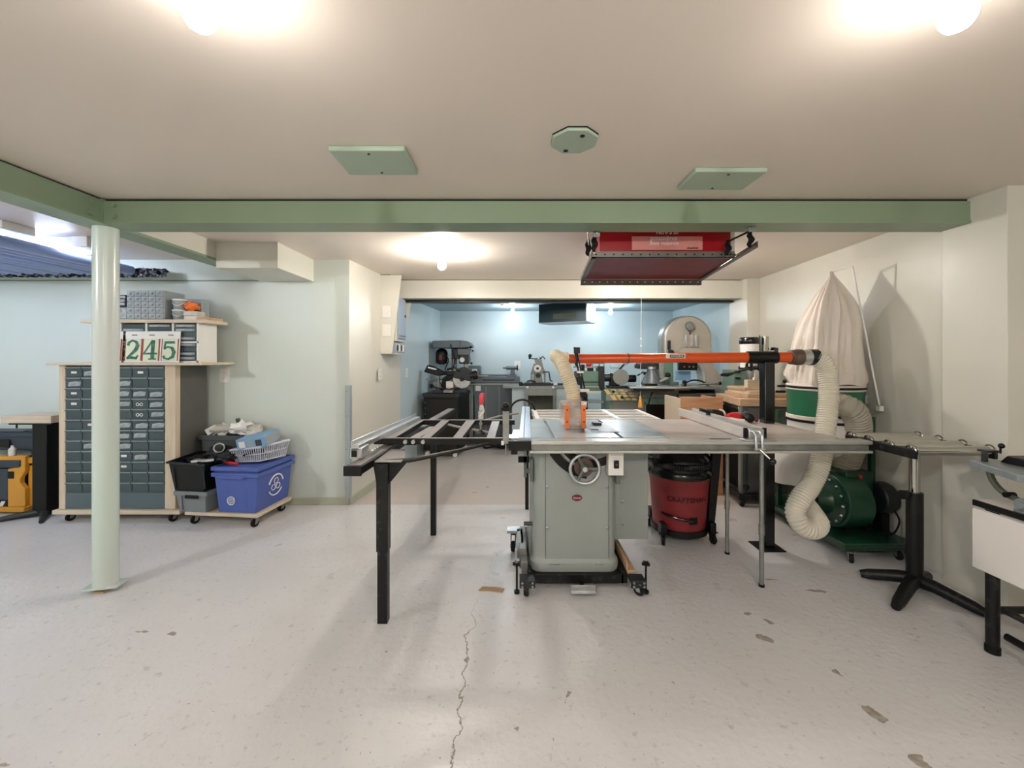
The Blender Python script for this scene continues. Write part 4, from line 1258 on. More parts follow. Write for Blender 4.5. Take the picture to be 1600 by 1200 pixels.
ss = thing('scroll_saw', 'grey bench-top saw with slanted table and black block on the white table', 'saw', (2.25, 1.7, .683))
part(ss, 'saw_table', MB().prism([(2.118, 1.90), (2.042, 1.655), (2.33, 1.56), (2.45, 1.88)], .825, .855), 'scroll_grey', 0.003)
part(ss, 'pedestal', MB().prism([(1.58, .70), (1.70, .70), (1.685, .77), (1.655, .80), (1.70, .826), (1.57, .826), (1.60, .79)], 2.12, 2.24, 'x'), 'scroll_grey', 0.008)
part(ss, 'base', MB().box(2.10, 2.45, 1.56, 1.72, .683, .705), 'scroll_grey', 0.006)
part(ss, 'pivot_boss', MB().cyl((2.10, 1.69, .72), (2.14, 1.69, .72), .026, n=16).cyl((2.094, 1.69, .72), (2.101, 1.69, .72), .014, n=12), 'scroll_grey')
tr = part(ss, 'trunnion', MB().tube([(2.15, 1.83 - .0 + .105 * cos(t) - .09, .83 + .105 * sin(t)) for t in [-.05 - 1.5 * i / 12 for i in range(13)]], .012, 8), 'olive')
part(tr, 'lock_screw', MB().cyl((2.13, 1.77, .735), (2.17, 1.77, .735), .012, n=10), 'black')
part(ss, 'motor_block', MB().prism([(1.60, .857), (1.85, .857), (1.82, .893), (1.60, .893)], 2.20, 2.42, 'x'), 'black', 0.004)
part(ss, 'blade_clamp', MB().prism([(2.13, 1.86), (2.15, 1.85), (2.21, 1.90), (2.19, 1.91)], .855, .90).box(2.155, 2.22, 1.86, 1.90, .895, .905), 'mach_dark', 0.002)
part(ss, 'arm_knob', MB().cyl((2.23, 1.87, .89), (2.23, 1.87, .935), .004, n=6).ball((2.232, 1.868, .925), .012, 8), 'black')
part(ss, 'red_wheel', MB().lathe([(.02, 2.235), (.042, 2.24), (.042, 2.255), (.02, 2.26)], (0, 1.66, .905), 'x', 20), 'vac_red')
part(ss, 'rubber_mat', MB().box(2.18, 2.44, 1.50, 1.60, .705, .722), 'black')

# ------------------------------------------------------------------ wooden-topped cabinet with the mortiser
wb = thing('tool_cabinet', 'grey steel cabinet with thick wooden top beside the dust collector bag', 'cabinet', (2.30, 3.92, 0), R(-7), world=False)
part(wb, 'body', MB().box(-.17, .20, -.22, .26, .10, .885).box(-.19, -.17, -.24, .28, .10, .885), 'mach_slate', 0.003)
part(wb, 'side_opening', MB().box(-.194, -.189, -.16, .20, .12, .85), 'black')
part(wb, 'side_post', MB().box(-.205, -.19, -.25, -.19, .10, .885).box(-.205, -.19, .22, .28, .10, .885), 'mach_grey')
part(wb, 'front_door', MB().box(-.14, .19, -.235, -.221, .12, .87), 'case_side', 0.002)
part(wb, 'door_knob', MB().cyl((.02, -.25, .42), (.02, -.235, .42), .010, n=10), 'steel')
for y in (-.20, .16):
    part(wb, 'white_knob', MB().ball((-.20, y, .865), .010, 8), 'white')
part(wb, 'wooden_top', MB().box(-.22, .25, -.27, .32, .888, .955), 'wood', 0.004)
mbp = part(wb, 'rolling_frame', MB().box(-.24, -.20, -.30, .34, .055, .10).box(-.24, .26, -.30, -.27, .055, .10), 'mach_dark', 0.002)
part(mbp, 'lever_knob', MB().cyl((-.19, -.32, .06), (-.19, -.32, .19), .008, n=8).cyl((-.19, -.32, .17), (-.19, -.32, .195), .026, n=8), 'black')
for (x, y) in ((-.21, -.30), (.2, -.26), (-.21, .30)):
    caster(wb, x, y, .056, .022, .6, 'mach_dark', 'rubber')
mt = thing('mortiser', 'white and black mortising machine standing on the wooden cabinet top', 'drill', (2.34, 3.98, .955))
part(mt, 'jig_base', MB().box(2.14, 2.56, 3.72, 4.12, .955, .995), 'wood', 0.003)
part(mt, 'jig_frame', MB().box(2.16, 2.30, 3.73, 3.78, .995, 1.02).box(2.16, 2.20, 3.78, 4.1, .995, 1.02), 'wood_pale')
part(mt, 'table', MB().box(2.15, 2.42, 3.78, 4.10, 1.02, 1.045), 'wood', 0.003)
part(mt, 'work_block', MB().box(2.21, 2.42, 3.84, 3.90, 1.045, 1.115), 'wood_pale', 0.002)
part(mt, 'hold_knob', MB().cyl((2.285, 3.86, 1.115), (2.285, 3.86, 1.14), .016, n=12).cyl((2.285, 3.86, 1.14), (2.285, 3.86, 1.185), .006, n=8), 'ivory')
part(mt, 'motor', MB().cyl((2.29, 3.95, 1.23), (2.29, 3.95, 1.475), .082, n=26), 'white')
part(mt, 'motor_cap', MB().lathe([(.085, 1.455), (.09, 1.465), (.09, 1.505), (.08, 1.52), (.001, 1.522)], (2.29, 3.95, 0), 'z', 26), 'black_gloss')
part(mt, 'motor_plate', MB().box(2.205, 2.23, 3.865, 3.87, 1.24, 1.27).box(2.255, 2.33, 3.862, 3.868, 1.225, 1.245), 'black')
part(mt, 'head_bracket', MB().box(2.22, 2.40, 3.86, 4.02, 1.21, 1.24).box(2.245, 2.265, 3.85, 3.87, 1.20, 1.31).box(2.32, 2.34, 3.85, 3.87, 1.20, 1.31), 'black', 0.002)
part(mt, 'chuck', MB().lathe([(.012, 1.12), (.022, 1.15), (.035, 1.21), (.03, 1.225)], (2.285, 3.93, 0), 'z', 16), 'alu')
part(mt, 'guide_column', MB().cyl((2.455, 3.98, .995), (2.455, 3.98, 1.53), .036, n=24), 'chrome')
part(mt, 'side_rod', MB().cyl((2.395, 3.96, .995), (2.395, 3.96, 1.54), .006, n=8), 'mach_dark')
part(mt, 'depth_knob', MB().cyl((2.49, 3.95, 1.40), (2.53, 3.95, 1.40), .006, n=8).lathe([(.004, 1.395), (.02, 1.41), (.022, 1.42), (.012, 1.425)], (2.52, 3.95, 0), 'z', 10), 'black')
lv = part(mt, 'feed_lever', MB().tube([(2.40, 3.86, 1.26), (2.30, 3.84, 1.235), (2.12, 3.82, 1.20), (2.05, 3.82, 1.175)], .0085, 8), 'black_gloss')
part(lv, 'lever_grip', MB().tube([(2.06, 3.82, 1.178), (2.0, 3.81, 1.165), (1.945, 3.81, 1.165)], [.013, .019, .013], 10), 'black_gloss')
part(lv, 'lever_hub', MB().ball((2.41, 3.85, 1.262), .022, 10), 'black')
part(mt, 'stop_arm', MB().cyl((2.49, 3.9, 1.275), (2.60, 3.88, 1.295), .006, n=8), 'black')
part(mt, 'fence_clamp', MB().box(2.47, 2.54, 3.80, 3.84, 1.0, 1.018).box(2.48, 2.56, 3.80, 3.83, 1.05, 1.07), 'black')
part(mt, 'clamp_ball', MB().ball((2.53, 3.80, 1.105), .017, 8), 'black_gloss')

# ------------------------------------------------------------------ plywood box behind the extension table, tools on the table
pbx = thing('plywood_box', 'tan plywood box standing behind the extension table', 'box', (1.85, 4.1, 0))
part(pbx, 'front_panel', MB().box(1.62, 2.025, 3.93, 3.95, .04, .945), 'ply', 0.002)
part(pbx, 'side_panel', MB().box(1.62, 1.64, 3.95, 4.35, .04, .93), 'wood_pale', 0.002)
part(pbx, 'side_panel', MB().box(2.005, 2.025, 3.95, 4.35, .04, .93), 'ply', 0.002)
part(pbx, 'bottom_panel', MB().box(1.62, 2.025, 3.93, 4.35, 0, .04), 'ply', 0.002)
pdr = thing('power_tool', 'dark metal hand tool lying behind the rip fence', 'power tool', (1.40, 2.95, TZ))
part(pdr, 'body', MB().at((1.46, 2.95, .918), .3, ry=.15).prism(rrect(-.055, .05, -.035, .035, .012, 3), -.028, .028, 'y'), 'mach_dark', 0.004)
part(pdr, 'barrel', MB().cyl((1.41, 2.94, .935), (1.345, 2.93, .955), .012, n=10), 'mach_dark')
part(pdr, 'trigger_guard', MB().tube(spline([(1.50, 2.94, .90), (1.53, 2.93, .885), (1.515, 2.93, .94), (1.485, 2.93, .955)], 12)[0], .007, 8), 'ivory')
rt = thing('clamp_tool', 'red and black plastic hand tool lying on the extension table', 'hand tool', (1.62, 2.90, TZ))
part(rt, 'red_body', MB().at((1.575, 2.90, .905), .15).lathe([(.005, -.07), (.025, -.055), (.036, -.01), (.034, .03), (.02, .05)], (0, 0, 0), 'x', 18), 'red')
part(rt, 'black_head', MB().at((1.66, 2.89, .905), .15, ry=.4).lathe([(.02, -.04), (.038, -.02), (.036, .02), (.018, .045), (.003, .05)], (0, 0, 0), 'x', 18), 'mach_dark')
part(rt, 'nozzle', MB().cyl((1.695, 2.87, .895), (1.72, 2.865, .885), .012, n=10), 'vac_red')
cl = solo('rag', blob((1.50, 2.80, TZ + .018), (.10, .10, .02), 5, 12, .5), 'bag', 'crumpled grey rag lying beside the rip fence', 'cloth', (1.5, 2.8, TZ))

# ================================================================== MACHINES BEFORE AND IN THE ALCOVE
# rolling black cabinet
bc = thing('rolling_cabinet', 'black steel rolling cabinet in the left corner of the alcove', 'cabinet', (-.90, 5.72, 0), R(-8), world=False)
part(bc, 'body', MB().box(-.24, .235, -.30, .30, .085, .80), 'black', 0.004)
part(bc, 'top_tray', MB().box(-.255, .25, -.315, .315, .80, .85), 'mach_dark', 0.004)
part(bc, 'front_panel', MB().box(-.19, .22, -.306, -.30, .11, .77), 'black_gloss', 0.002)
hm = MB().cyl((0, 0, 0), (0, -.003, 0), .006, n=8).mesh('rivet', 'steel_dull')
for k in range(8):
    piece(bc, 'rivet', hm, (-.215, -.301, .20 + k * .075))
for (x, y) in ((-.19, -.25), (.19, -.25), (.19, .25), (-.19, .25)):
    caster(bc, x, y, .086, .034, .8, 'white', 'white')
# mitre saw on it
ms = thing('mitre_saw', 'dark mitre saw with black dust bag on the rolling cabinet', 'mitre saw', (-.85, 5.62, .85))
part(ms, 'base', MB().box(-1.06, -.62, 5.48, 5.80, .85, .885).cyl((-.84, 5.62, .85), (-.84, 5.62, .91), .13, n=24), 'mach_dark', 0.004)
part(ms, 'table_arm', MB().box(-.90, -.78, 5.38, 5.55, .86, .895), 'steel_dull', 0.004)
part(ms, 'fence', MB().box(-1.10, -.60, 5.70, 5.72, .90, .98), 'steel_dull', 0.003)
part(ms, 'blade_guard', MB().prism([(-.66 + .135 * cos(t), 1.06 + .135 * sin(t)) for t in [-.5 + (pi + .6) * i / 20 for i in range(21)]], 5.56, 5.62, 'y'), 'mach_dark', 0.004, 'dark upper guard')
part(ms, 'blade', MB().cyl((-.68, 5.575, 1.03), (-.68, 5.58, 1.03), .122, n=36), 'steel')
part(ms, 'arbor', MB().cyl((-.68, 5.54, 1.03), (-.68, 5.60, 1.03), .03, n=14), 'black')
part(ms, 'motor', MB().cyl((-.58, 5.60, 1.07), (-.48, 5.62, 1.09), .06, n=18), 'black')
part(ms, 'pivot_arm', MB().tube([(-.94, 5.68, .92), (-.92, 5.66, 1.02), (-.82, 5.64, 1.08), (-.70, 5.62, 1.07)], [.05, .045, .045, .04], 12), 'mach_dark')
part(ms, 'turntable_post', MB().box(-.90, -.80, 5.58, 5.66, .91, 1.0), 'ivory', 0.006)
part(ms, 'handle', MB().tube([(-.70, 5.56, 1.14), (-.78, 5.54, 1.19), (-.88, 5.55, 1.16)], .016, 10), 'black')
dbg = part(ms, 'dust_bag', MB().at((-1.06, 5.66, 1.145), 0, ry=R(14)).prism([(-.14, -.055), (.06, -.06), (.16, -.02), (.16, .01), (-.06, .055), (-.12, .05)], -.05, .05, 'y'), 'black', 0.012)
part(dbg, 'bag_print', MB().at((-1.06, 5.66, 1.145), 0, ry=R(14)).box(-.10, .02, -.053, -.051, .012, .032), 'white_print')
part(ms, 'slide_rail', MB().cyl((-1.20, 5.70, 1.02), (-.92, 5.68, 1.02), .012, n=10), 'chrome')
part(ms, 'clamp_post', MB().cyl((-1.0, 5.56, .885), (-1.0, 5.56, 1.06), .009, n=8), 'steel')
part(ms, 'table_slot', MB().box(-.86, -.82, 5.40, 5.60, .911, .913), 'steel')
part(ms, 'trigger_housing', MB().box(-.90, -.78, 5.58, 5.66, 1.08, 1.14), 'black', 0.01)
part(ms, 'bevel_lock', MB().tube([(-.95, 5.55, .90), (-1.03, 5.52, .92), (-1.08, 5.50, .96)], .009, 8), 'black')
part(ms, 'rear_knob', MB().ball((-1.10, 5.60, .935), .03, 8), 'black')
part(ms, 'cable', MB().tube(spline([(-.92, 5.60, 1.14), (-.99, 5.58, 1.05), (-.96, 5.57, .95), (-.88, 5.55, .90)], 20)[0], .006, 6), 'rubber')
# drill press behind it
dp = thing('drill_press', 'slate grey drill press with belt cover behind the mitre saw', 'drill press', (-.88, 6.15, 0))
part(dp, 'base', MB().box(-1.05, -.70, 6.06, 6.45, 0, .06), 'mach_slate', 0.008)
part(dp, 'column', MB().cyl((-.88, 6.25, .05), (-.88, 6.25, 1.50), .042, n=20), 'steel')
part(dp, 'work_table', MB().box(-1.06, -.69, 5.95, 6.22, 1.07, 1.10), 'mach_dark', 0.006)
part(dp, 'belt_cover', MB().prism([(-1.17, 1.46), (-.72, 1.46), (-.585, 1.475), (-.585, 1.50), (-.61, 1.54), (-.66, 1.565), (-.75, 1.575), (-1.17, 1.57)], 6.0, 6.32, 'y'), 'mach_slate', 0.012)
part(dp, 'cover_seam', MB().box(-.765, -.758, 5.996, 6.0, 1.465, 1.57), 'mach_dark')
part(dp, 'head', MB().box(-.78, -.64, 6.04, 6.28, 1.23, 1.46).box(-.90, -.78, 6.08, 6.30, 1.30, 1.46), 'mach_dark', 0.01)
part(dp, 'motor', MB().lathe([(.05, 1.22), (.085, 1.24), (.09, 1.27), (.09, 1.40), (.07, 1.44), (.03, 1.46)], (-1.06, 6.18, 0), 'z', 20), 'black')
part(dp, 'motor_plate', MB().box(-1.085, -1.045, 6.085, 6.092, 1.29, 1.36), 'vac_red')
for k in range(4):
    part(dp, 'motor_fin', MB().lathe([(.0905, 1.29 + .03 * k), (.094, 1.293 + .03 * k), (.094, 1.297 + .03 * k), (.0905, 1.30 + .03 * k)], (-1.06, 6.18, 0), 'z', 20), 'mach_dark')
part(dp, 'head_casting', MB().box(-.80, -.62, 6.02, 6.06, 1.36, 1.455), 'mach_slate', 0.006)
part(dp, 'motor_bracket', MB().box(-.98, -.88, 6.16, 6.22, 1.30, 1.36), 'steel_dull', 0.003)
part(dp, 'dial', MB().cyl((-.735, 6.03, 1.29), (-.735, 6.042, 1.29), .036, n=20), 'white')
part(dp, 'quill', MB().cyl((-.69, 6.12, 1.14), (-.69, 6.12, 1.24), .03, n=14), 'steel')
part(dp, 'chuck', MB().lathe([(.01, 1.10), (.03, 1.13), (.034, 1.16), (.024, 1.19)], (-.69, 6.12, 0), 'z', 14), 'mach_dark')
for k in range(3):
    t = .3 + k * 2 * pi / 3
    q_ = part(dp, 'feed_spoke', MB().cyl((-.63, 6.10, 1.38), (-.60, 6.10 + .14 * cos(t), 1.38 + .14 * sin(t)), .007, n=8), 'steel')
    part(q_, 'spoke_knob', MB().ball((-.60, 6.10 + .145 * cos(t), 1.38 + .145 * sin(t)), .018, 8), 'black')
part(dp, 'cable', MB().tube(spline([(-1.0, 6.05, 1.40), (-.93, 6.0, 1.28), (-.98, 6.0, 1.15), (-.90, 6.0, 1.10), (-.84, 6.0, 1.3), (-.90, 6.0, 1.52)], 30)[0], .008, 6), 'rubber')
# wood lathe along the rear wall
wl = thing('wood_lathe', 'long grey wood lathe with a tailstock against the blue rear wall', 'lathe', (-.3, 6.3, 0))
part(wl, 'bed', MB().box(-.68, .12, 6.16, 6.22, .945, 1.03).box(-.68, .12, 6.32, 6.38, .945, 1.03).box(-.68, .07, 6.38, 6.41, 1.0, 1.06), 'mach_slate', 0.006)
part(wl, 'tray', MB().box(-.67, .16, 6.16, 6.45, .905, .935), 'mach_grey', 0.006)
part(wl, 'tailstock', MB().box(-.06, .06, 6.18, 6.36, 1.03, 1.055).prism([(-.03, 1.055), (.05, 1.055), (.04, 1.14), (-.02, 1.14)], 6.24, 6.32, 'y').cyl((-.09, 6.28, 1.165), (.07, 6.28, 1.165), .028, n=16).cyl((-.14, 6.28, 1.165), (-.09, 6.28, 1.165), .012, n=10), 'mach_slate', 0.004)
part(wl, 'tailstock_wheel', MB().lathe([(.02, .07), (.045, .075), (.045, .09), (.02, .095)], (0, 6.28, 1.165), 'x', 18), 'mach_dark')
part(wl, 'tool_rest', MB().box(-.62, -.36, 6.14, 6.17, 1.04, 1.06).cyl((-.5, 6.2, .95), (-.5, 6.2, 1.04), .014, n=10), 'steel_dull')
part(wl, 'headstock', MB().box(-.66, -.48, 6.18, 6.40, 1.03, 1.20), 'mach_slate', 0.015)
part(wl, 'cabinet_panel', MB().box(-.56, .02, 6.18, 6.20, .12, .905), 'mach_slate')
for x in (-.66, .04):
    part(wl, 'stand_leg', MB().box(x, x + .07, 6.18, 6.40, 0, .905), 'mach_grey', 0.004)
part(wl, 'switch', MB().box(-.55, -.47, 6.15, 6.18, .82, .90), 'white', 0.003)
part(wl, 'bed_slot', MB().box(-.44, .04, 6.155, 6.161, .975, .995), 'mach_dark')
part(wl, 'speed_chart', MB().box(-.60, -.53, 6.172, 6.179, 1.08, 1.15), 'alu')
for x in (-.40, -.20):
    part(wl, 'panel_rib', MB().box(x, x + .012, 6.168, 6.18, .15, .88), 'mach_grey')
part(wl, 'clutter_ledge', MB().box(-.60, .06, 6.10, 6.18, .33, .36), 'mach_dark')
# steel bench with the small machine
bn = thing('steel_bench', 'grey steel bench with olive lower panel in the middle of the alcove', 'workbench', (.35, 5.8, 0))
part(bn, 'bench_top', MB().box(-.13, .78, 5.72, 6.15, .895, .925), 'mach_grey', 0.003)
part(bn, 'frame_rail', MB().box(.19, .60, 5.74, 5.76, .79, .885), 'mach_grey', 0.002)
for x in (.185, .575):
    part(bn, 'post', MB().box(x, x + .04, 5.73, 5.77, 0, .90), 'mach_grey', 0.002)
part(bn, 'back_panel', MB().box(.2, .6, 6.0, 6.02, .05, .85), 'olive')
part(bn, 'side_panel', MB().box(.62, .80, 5.76, 6.14, .05, .89), 'wall_blue')
part(bn, 'side_panel', MB().box(.0, .17, 5.80, 6.14, .05, .89), 'wall_blue')
for x in (.215, .575):
    part(bn, 'clamp_nut', MB().ball((x, 5.715, .905), .018, 8), 'white')
tg = thing('tool_grinder', 'small grey machine with a crank handle and round dial on the steel bench', 'machine', (.38, 5.9, .925))
part(tg, 'slide_base', MB().box(.18, .55, 5.78, 5.98, .925, .965), 'mach_dark', 0.004)
part(tg, 'slide_rail', MB().box(.12, .74, 5.84, 5.90, .93, .955), 'mach_dark')
part(tg, 'column', MB().prism([(.30, .965), (.44, .965), (.42, 1.09), (.32, 1.09)], 5.82, 5.94, 'y'), 'mach_grey', 0.006)
part(tg, 'guide_post', MB().cyl((.28, 5.88, .965), (.28, 5.88, 1.12), .012, n=10), 'steel')
part(tg, 'guide_post', MB().cyl((.47, 5.88, .965), (.47, 5.88, 1.12), .012, n=10), 'steel')
part(tg, 'head', MB().prism([(.27, 1.09), (.48, 1.09), (.44, 1.20), (.42, 1.30), (.34, 1.31), (.30, 1.20)], 5.80, 5.95, 'y'), 'mach_grey', 0.01)
dl = part(tg, 'dial', MB().cyl((.36, 5.77, 1.17), (.36, 5.80, 1.17), .05, n=24), 'alu')
part(dl, 'dial_hub', MB().cyl((.36, 5.762, 1.17), (.36, 5.772, 1.17), .02, n=14), 'mach_dark')
cr_ = part(tg, 'crank', MB().tube([(.36, 5.80, 1.31), (.33, 5.80, 1.305), (.27, 5.78, 1.31)], .008, 8), 'mach_dark')
part(cr_, 'crank_knob', MB().ball((.255, 5.77, 1.35), .026, 10).ball((.25, 5.77, 1.318), .018, 8), 'black')
part(tg, 'side_handle', MB().tube([(.44, 5.80, 1.12), (.52, 5.78, 1.12), (.54, 5.78, 1.0), (.57, 5.78, .99)], .010, 8), 'mach_dark')
part(tg, 'left_handle', MB().tube([(.33, 5.78, .985), (.25, 5.76, 1.0), (.21, 5.75, .985)], .012, 8), 'mach_dark')
part(tg, 'top_lever', MB().tube([(.40, 5.84, 1.30), (.44, 5.82, 1.34), (.47, 5.82, 1.30)], .010, 8), 'mach_dark')
part(tg, 'collar', MB().cyl((.37, 5.80, 1.07), (.37, 5.79, 1.07), .035, n=18), 'mach_dark')
part(tg, 'head_bolt', MB().cyl((.32, 5.79, 1.25), (.32, 5.80, 1.25), .012, n=8), 'alu')
part(tg, 'oil_cup', MB().cyl((.40, 5.86, 1.31), (.40, 5.86, 1.335), .012, n=10), 'steel')
part(tg, 'end_stop', MB().box(.10, .15, 5.74, 5.80, .90, .98), 'black', 0.008)
part(tg, 'paper_tag', MB().box(.585, .64, 5.775, 5.778, .935, .97), 'white')
# green machine on a stand beside the tan hose
gm = thing('planer', 'green bench machine with red knob behind the tan hose', 'machine', (.93, 5.0, 0))
part(gm, 'stand_top', MB().box(.70, 1.05, 4.88, 5.16, .895, .925), 'trimw', 0.003)
part(gm, 'stand_post', MB().box(.84, .92, 4.98, 5.06, .06, .895), 'black', 0.003)
part(gm, 'stand_foot', MB().box(.72, 1.04, 4.85, 5.20, 0, .06), 'black', 0.006)
part(gm, 'stand_shelf', MB().box(.72, 1.10, 4.90, 5.20, .78, .80), 'mach_grey')
part(gm, 'body', MB().box(.845, 1.04, 4.92, 5.12, .93, 1.16), 'mach_green', 0.006)
part(gm, 'body_seam', MB().box(.845, 1.04, 4.916, 4.92, 1.025, 1.035), 'black')
part(gm, 'wheel_guard', MB().cyl((.80, 5.02, 1.08), (.845, 5.02, 1.08), .09, n=24), 'mach_green')
part(gm, 'grinding_wheel', MB().cyl((.77, 5.02, 1.08), (.80, 5.02, 1.08), .08, n=24), 'mach_dark')
part(gm, 'side_frame', MB().box(1.04, 1.12, 4.95, 5.10, .93, 1.22), 'mach_dark', 0.004)
part(gm, 'top_bar', MB().box(.75, 1.10, 4.97, 5.02, 1.20, 1.22), 'mach_grey')
part(gm, 'top_clutter', MB().box(.84, .88, 4.96, 5.02, 1.16, 1.24).box(.92, .99, 4.97, 5.03, 1.16, 1.20), 'black', 0.004)
part(gm, 'red_knob', MB().at((.93, 4.99, 1.245)).lathe([(.02, -.03), (.035, -.01), (.035, .02), (.015, .04)], (0, 0, 0), 'x', 14), 'red')
part(gm, 'wire_frame', MB().tube([(.98, 4.98, 1.16), (.98, 4.98, 1.255), (1.12, 4.98, 1.255), (1.12, 4.98, 1.16)], .006, 6), 'mach_dark')
part(gm, 'side_motor', MB().cyl((1.12, 5.02, 1.08), (1.22, 5.02, 1.08), .05, n=18), 'mach_dark')
part(gm, 'front_lip', MB().box(.845, 1.04, 4.895, 4.92, .965, .98), 'alu', 0.002)
part(gm, 'height_crank', MB().tube([(1.06, 4.98, 1.22), (1.06, 4.96, 1.27), (1.12, 4.96, 1.275)], .007, 8), 'steel_dull')
part(gm, 'lower_box', MB().box(.74, .84, 4.90, 5.05, .80, .89), 'brown', 0.004)
part(gm, 'chip_tray', MB().box(.83, 1.05, 4.88, 4.93, .925, .96), 'mach_green', 0.004)
cbl = thing('cable_heap', 'dark heap of cable lying in front of the lathe stand', 'cable', (-.25, 6.0, 0))
for k in range(3):
    part(cbl, 'cable_loop', MB().tube([(-.25 + (.16 + .02 * k) * cos(t), 5.98 + .10 * sin(t), .03 + .03 * k + .012 * sin(3 * t + k)) for t in [2 * pi * i / 24 for i in range(24)]], .014, 6, closed=True), 'rubber')
# small sander with flywheel
ds = thing('disc_sander', 'grey disc sander with black motor and gauge on the striped steel stand', 'sander', (1.37, 4.95, .985))
part(ds, 'disc', MB().cyl((1.31, 4.92, 1.09), (1.31, 4.95, 1.09), .095, n=32), 'mach_grey')
part(ds, 'frame', MB().prism([(1.18, .985), (1.30, .985), (1.27, 1.10), (1.20, 1.14)], 4.93, 5.02, 'y'), 'black', 0.006)
part(ds, 'motor', MB().cyl((1.40, 4.98, 1.07), (1.50, 4.98, 1.07), .045, n=18), 'black')
part(ds, 'arm', MB().cyl((1.25, 4.95, 1.13), (1.35, 4.94, 1.24), .012, n=10), 'mach_dark')
part(ds, 'gauge', MB().tube([(1.37 + .025 * cos(t), 4.93, 1.265 + .025 * sin(t)) for t in [2 * pi * i / 16 for i in range(16)]], .007, 6, closed=True).cyl((1.37, 4.932, 1.265), (1.37, 4.938, 1.265), .022, n=14), 'alu')
part(ds, 'wire_guard', MB().tube([(1.19, 4.94, 1.20), (1.29, 4.94, 1.20), (1.29, 4.94, 1.25), (1.19, 4.94, 1.25)], .004, 6, closed=True), 'steel_dull')
part(ds, 'base_block', MB().box(1.16, 1.53, 4.90, 5.08, .955, .985), 'mach_dark', 0.003)
sp = thing('spray_bottle', 'small white bottle standing behind the milling table', 'bottle', (1.625, 4.98, .985))
part(sp, 'bottle', MB().lathe([(.026, .985), (.028, .99), (.028, 1.08), (.012, 1.10), (.012, 1.115)], (1.625, 4.98, 0), 'z', 14), 'white')
part(sp, 'cap', MB().box(1.60, 1.64, 4.96, 5.0, 1.115, 1.15), 'black', 0.004)
# steel stand with hazard stripes
hsn = thing('machine_stand', 'grey-green steel stand with yellow hazard stripes and a dark opening', 'stand', (1.55, 4.95, 0))
part(hsn, 'body', MB().box(1.14, 1.92, 4.78, 5.25, .05, .90), 'mach_teal', 0.006)
part(hsn, 'worktop', MB().box(1.13, 1.93, 4.74, 5.30, .90, .955), 'mach_grey', 0.004)
part(hsn, 'dark_opening', MB().box(1.56, 1.79, 4.772, 4.782, .20, .78), 'black')
part(hsn, 'opening_frame', MB().box(1.545, 1.56, 4.765, 4.785, .18, .80).box(1.79, 1.81, 4.765, 4.785, .18, .80).box(1.545, 1.81, 4.765, 4.785, .78, .80), 'mach_teal')
part(hsn, 'grey_panel', MB().box(1.18, 1.54, 4.772, 4.782, .20, .84), 'mach_grey', 0.002)
sg = MB().prism([(0, 0), (.05, 0), (.01, .06), (-.04, .06)], -.002, 0, 'y').mesh('hazard_stripe', 'hazard')
for i in range(4):
    piece(hsn, 'hazard_stripe', sg, (1.10 + i * .085, 4.739, .898))
    piece(hsn, 'hazard_stripe', sg, (1.16 + i * .075, 4.70, .835))
part(hsn, 'stripe_bar', MB().box(1.08, 1.44, 4.702, 4.74, .832, .90), 'mach_grey')
for (x, z) in ((1.16, .935), (1.26, .87)):
    q_ = part(hsn, 'locking_rod', MB().cyl((x, 4.69, z), (x + .6, 4.69, z), .006, n=8), 'steel_dull')
    part(q_, 'rod_knob', MB().ball((x, 4.69, z), .017, 8), 'black')
for x in (1.40, 1.46):
    part(hsn, 'stud', MB().cyl((x, 4.73, .855), (x, 4.745, .855), .010, n=8), 'black')
part(hsn, 'cable', MB().tube(spline([(1.62, 4.72, .93), (1.57, 4.70, .8), (1.58, 4.70, .6), (1.60, 4.70, .3)], 20)[0], .006, 6), 'rubber')
# milling head and table in front of the band saw
mm = thing('milling_machine', 'grey milling head above a slanted steel table left of the band saw', 'milling machine', (1.75, 4.72, .955))
part(mm, 'table', MB().prism([(1.30, 4.52), (1.72, 4.42), (2.25, 4.62), (1.95, 4.80), (1.35, 4.80)], .985, 1.005), 'cast', 0.003, label='slanted machined steel table')
part(mm, 'table_apron', MB().prism([(1.34, 4.54), (1.70, 4.45), (1.78, 4.48), (1.78, 4.76), (1.40, 4.76)], .955, .985), 'mach_dark')
part(mm, 'dovetail', MB().box(1.78, 2.0, 4.60, 4.80, .955, .985), 'mach_beige', 0.003)
part(mm, 'head', MB().box(1.50, 1.76, 4.74, 4.95, 1.19, 1.26).box(1.45, 1.52, 4.76, 4.86, 1.20, 1.245), 'mach_dark', 0.006)
part(mm, 'ram', MB().box(1.70, 1.76, 4.72, 4.86, 1.08, 1.28), 'mach_grey', 0.012)
part(mm, 'spindle_cone', MB().lathe([(.12, 1.02), (.10, 1.06), (.085, 1.10), (.06, 1.14), (.045, 1.19)], (1.62, 4.76, 0), 'z', 20), 'mach_slate')
part(mm, 'chuck_block', MB().box(1.50, 1.64, 4.62, 4.74, 1.005, 1.03), 'black', 0.006)
part(mm, 'upright', MB().box(1.76, 1.87, 4.74, 4.86, 1.0, 1.28), 'mach_green', 0.008)
part(mm, 'lower_jaw', MB().prism([(1.66, 1.03), (1.78, 1.08), (1.80, 1.10), (1.74, 1.10)], 4.68, 4.72, 'y'), 'alu')
part(mm, 'black_handwheel', MB().ball((1.79, 4.70, 1.125), .03, 10), 'black')
part(mm, 'spindle_nose', MB().cyl((1.62, 4.76, 1.19), (1.62, 4.76, 1.22), .055, n=18), 'steel')
part(mm, 'vise', MB().box(1.80, 1.90, 4.66, 4.74, 1.005, 1.045), 'mach_slate', 0.004)
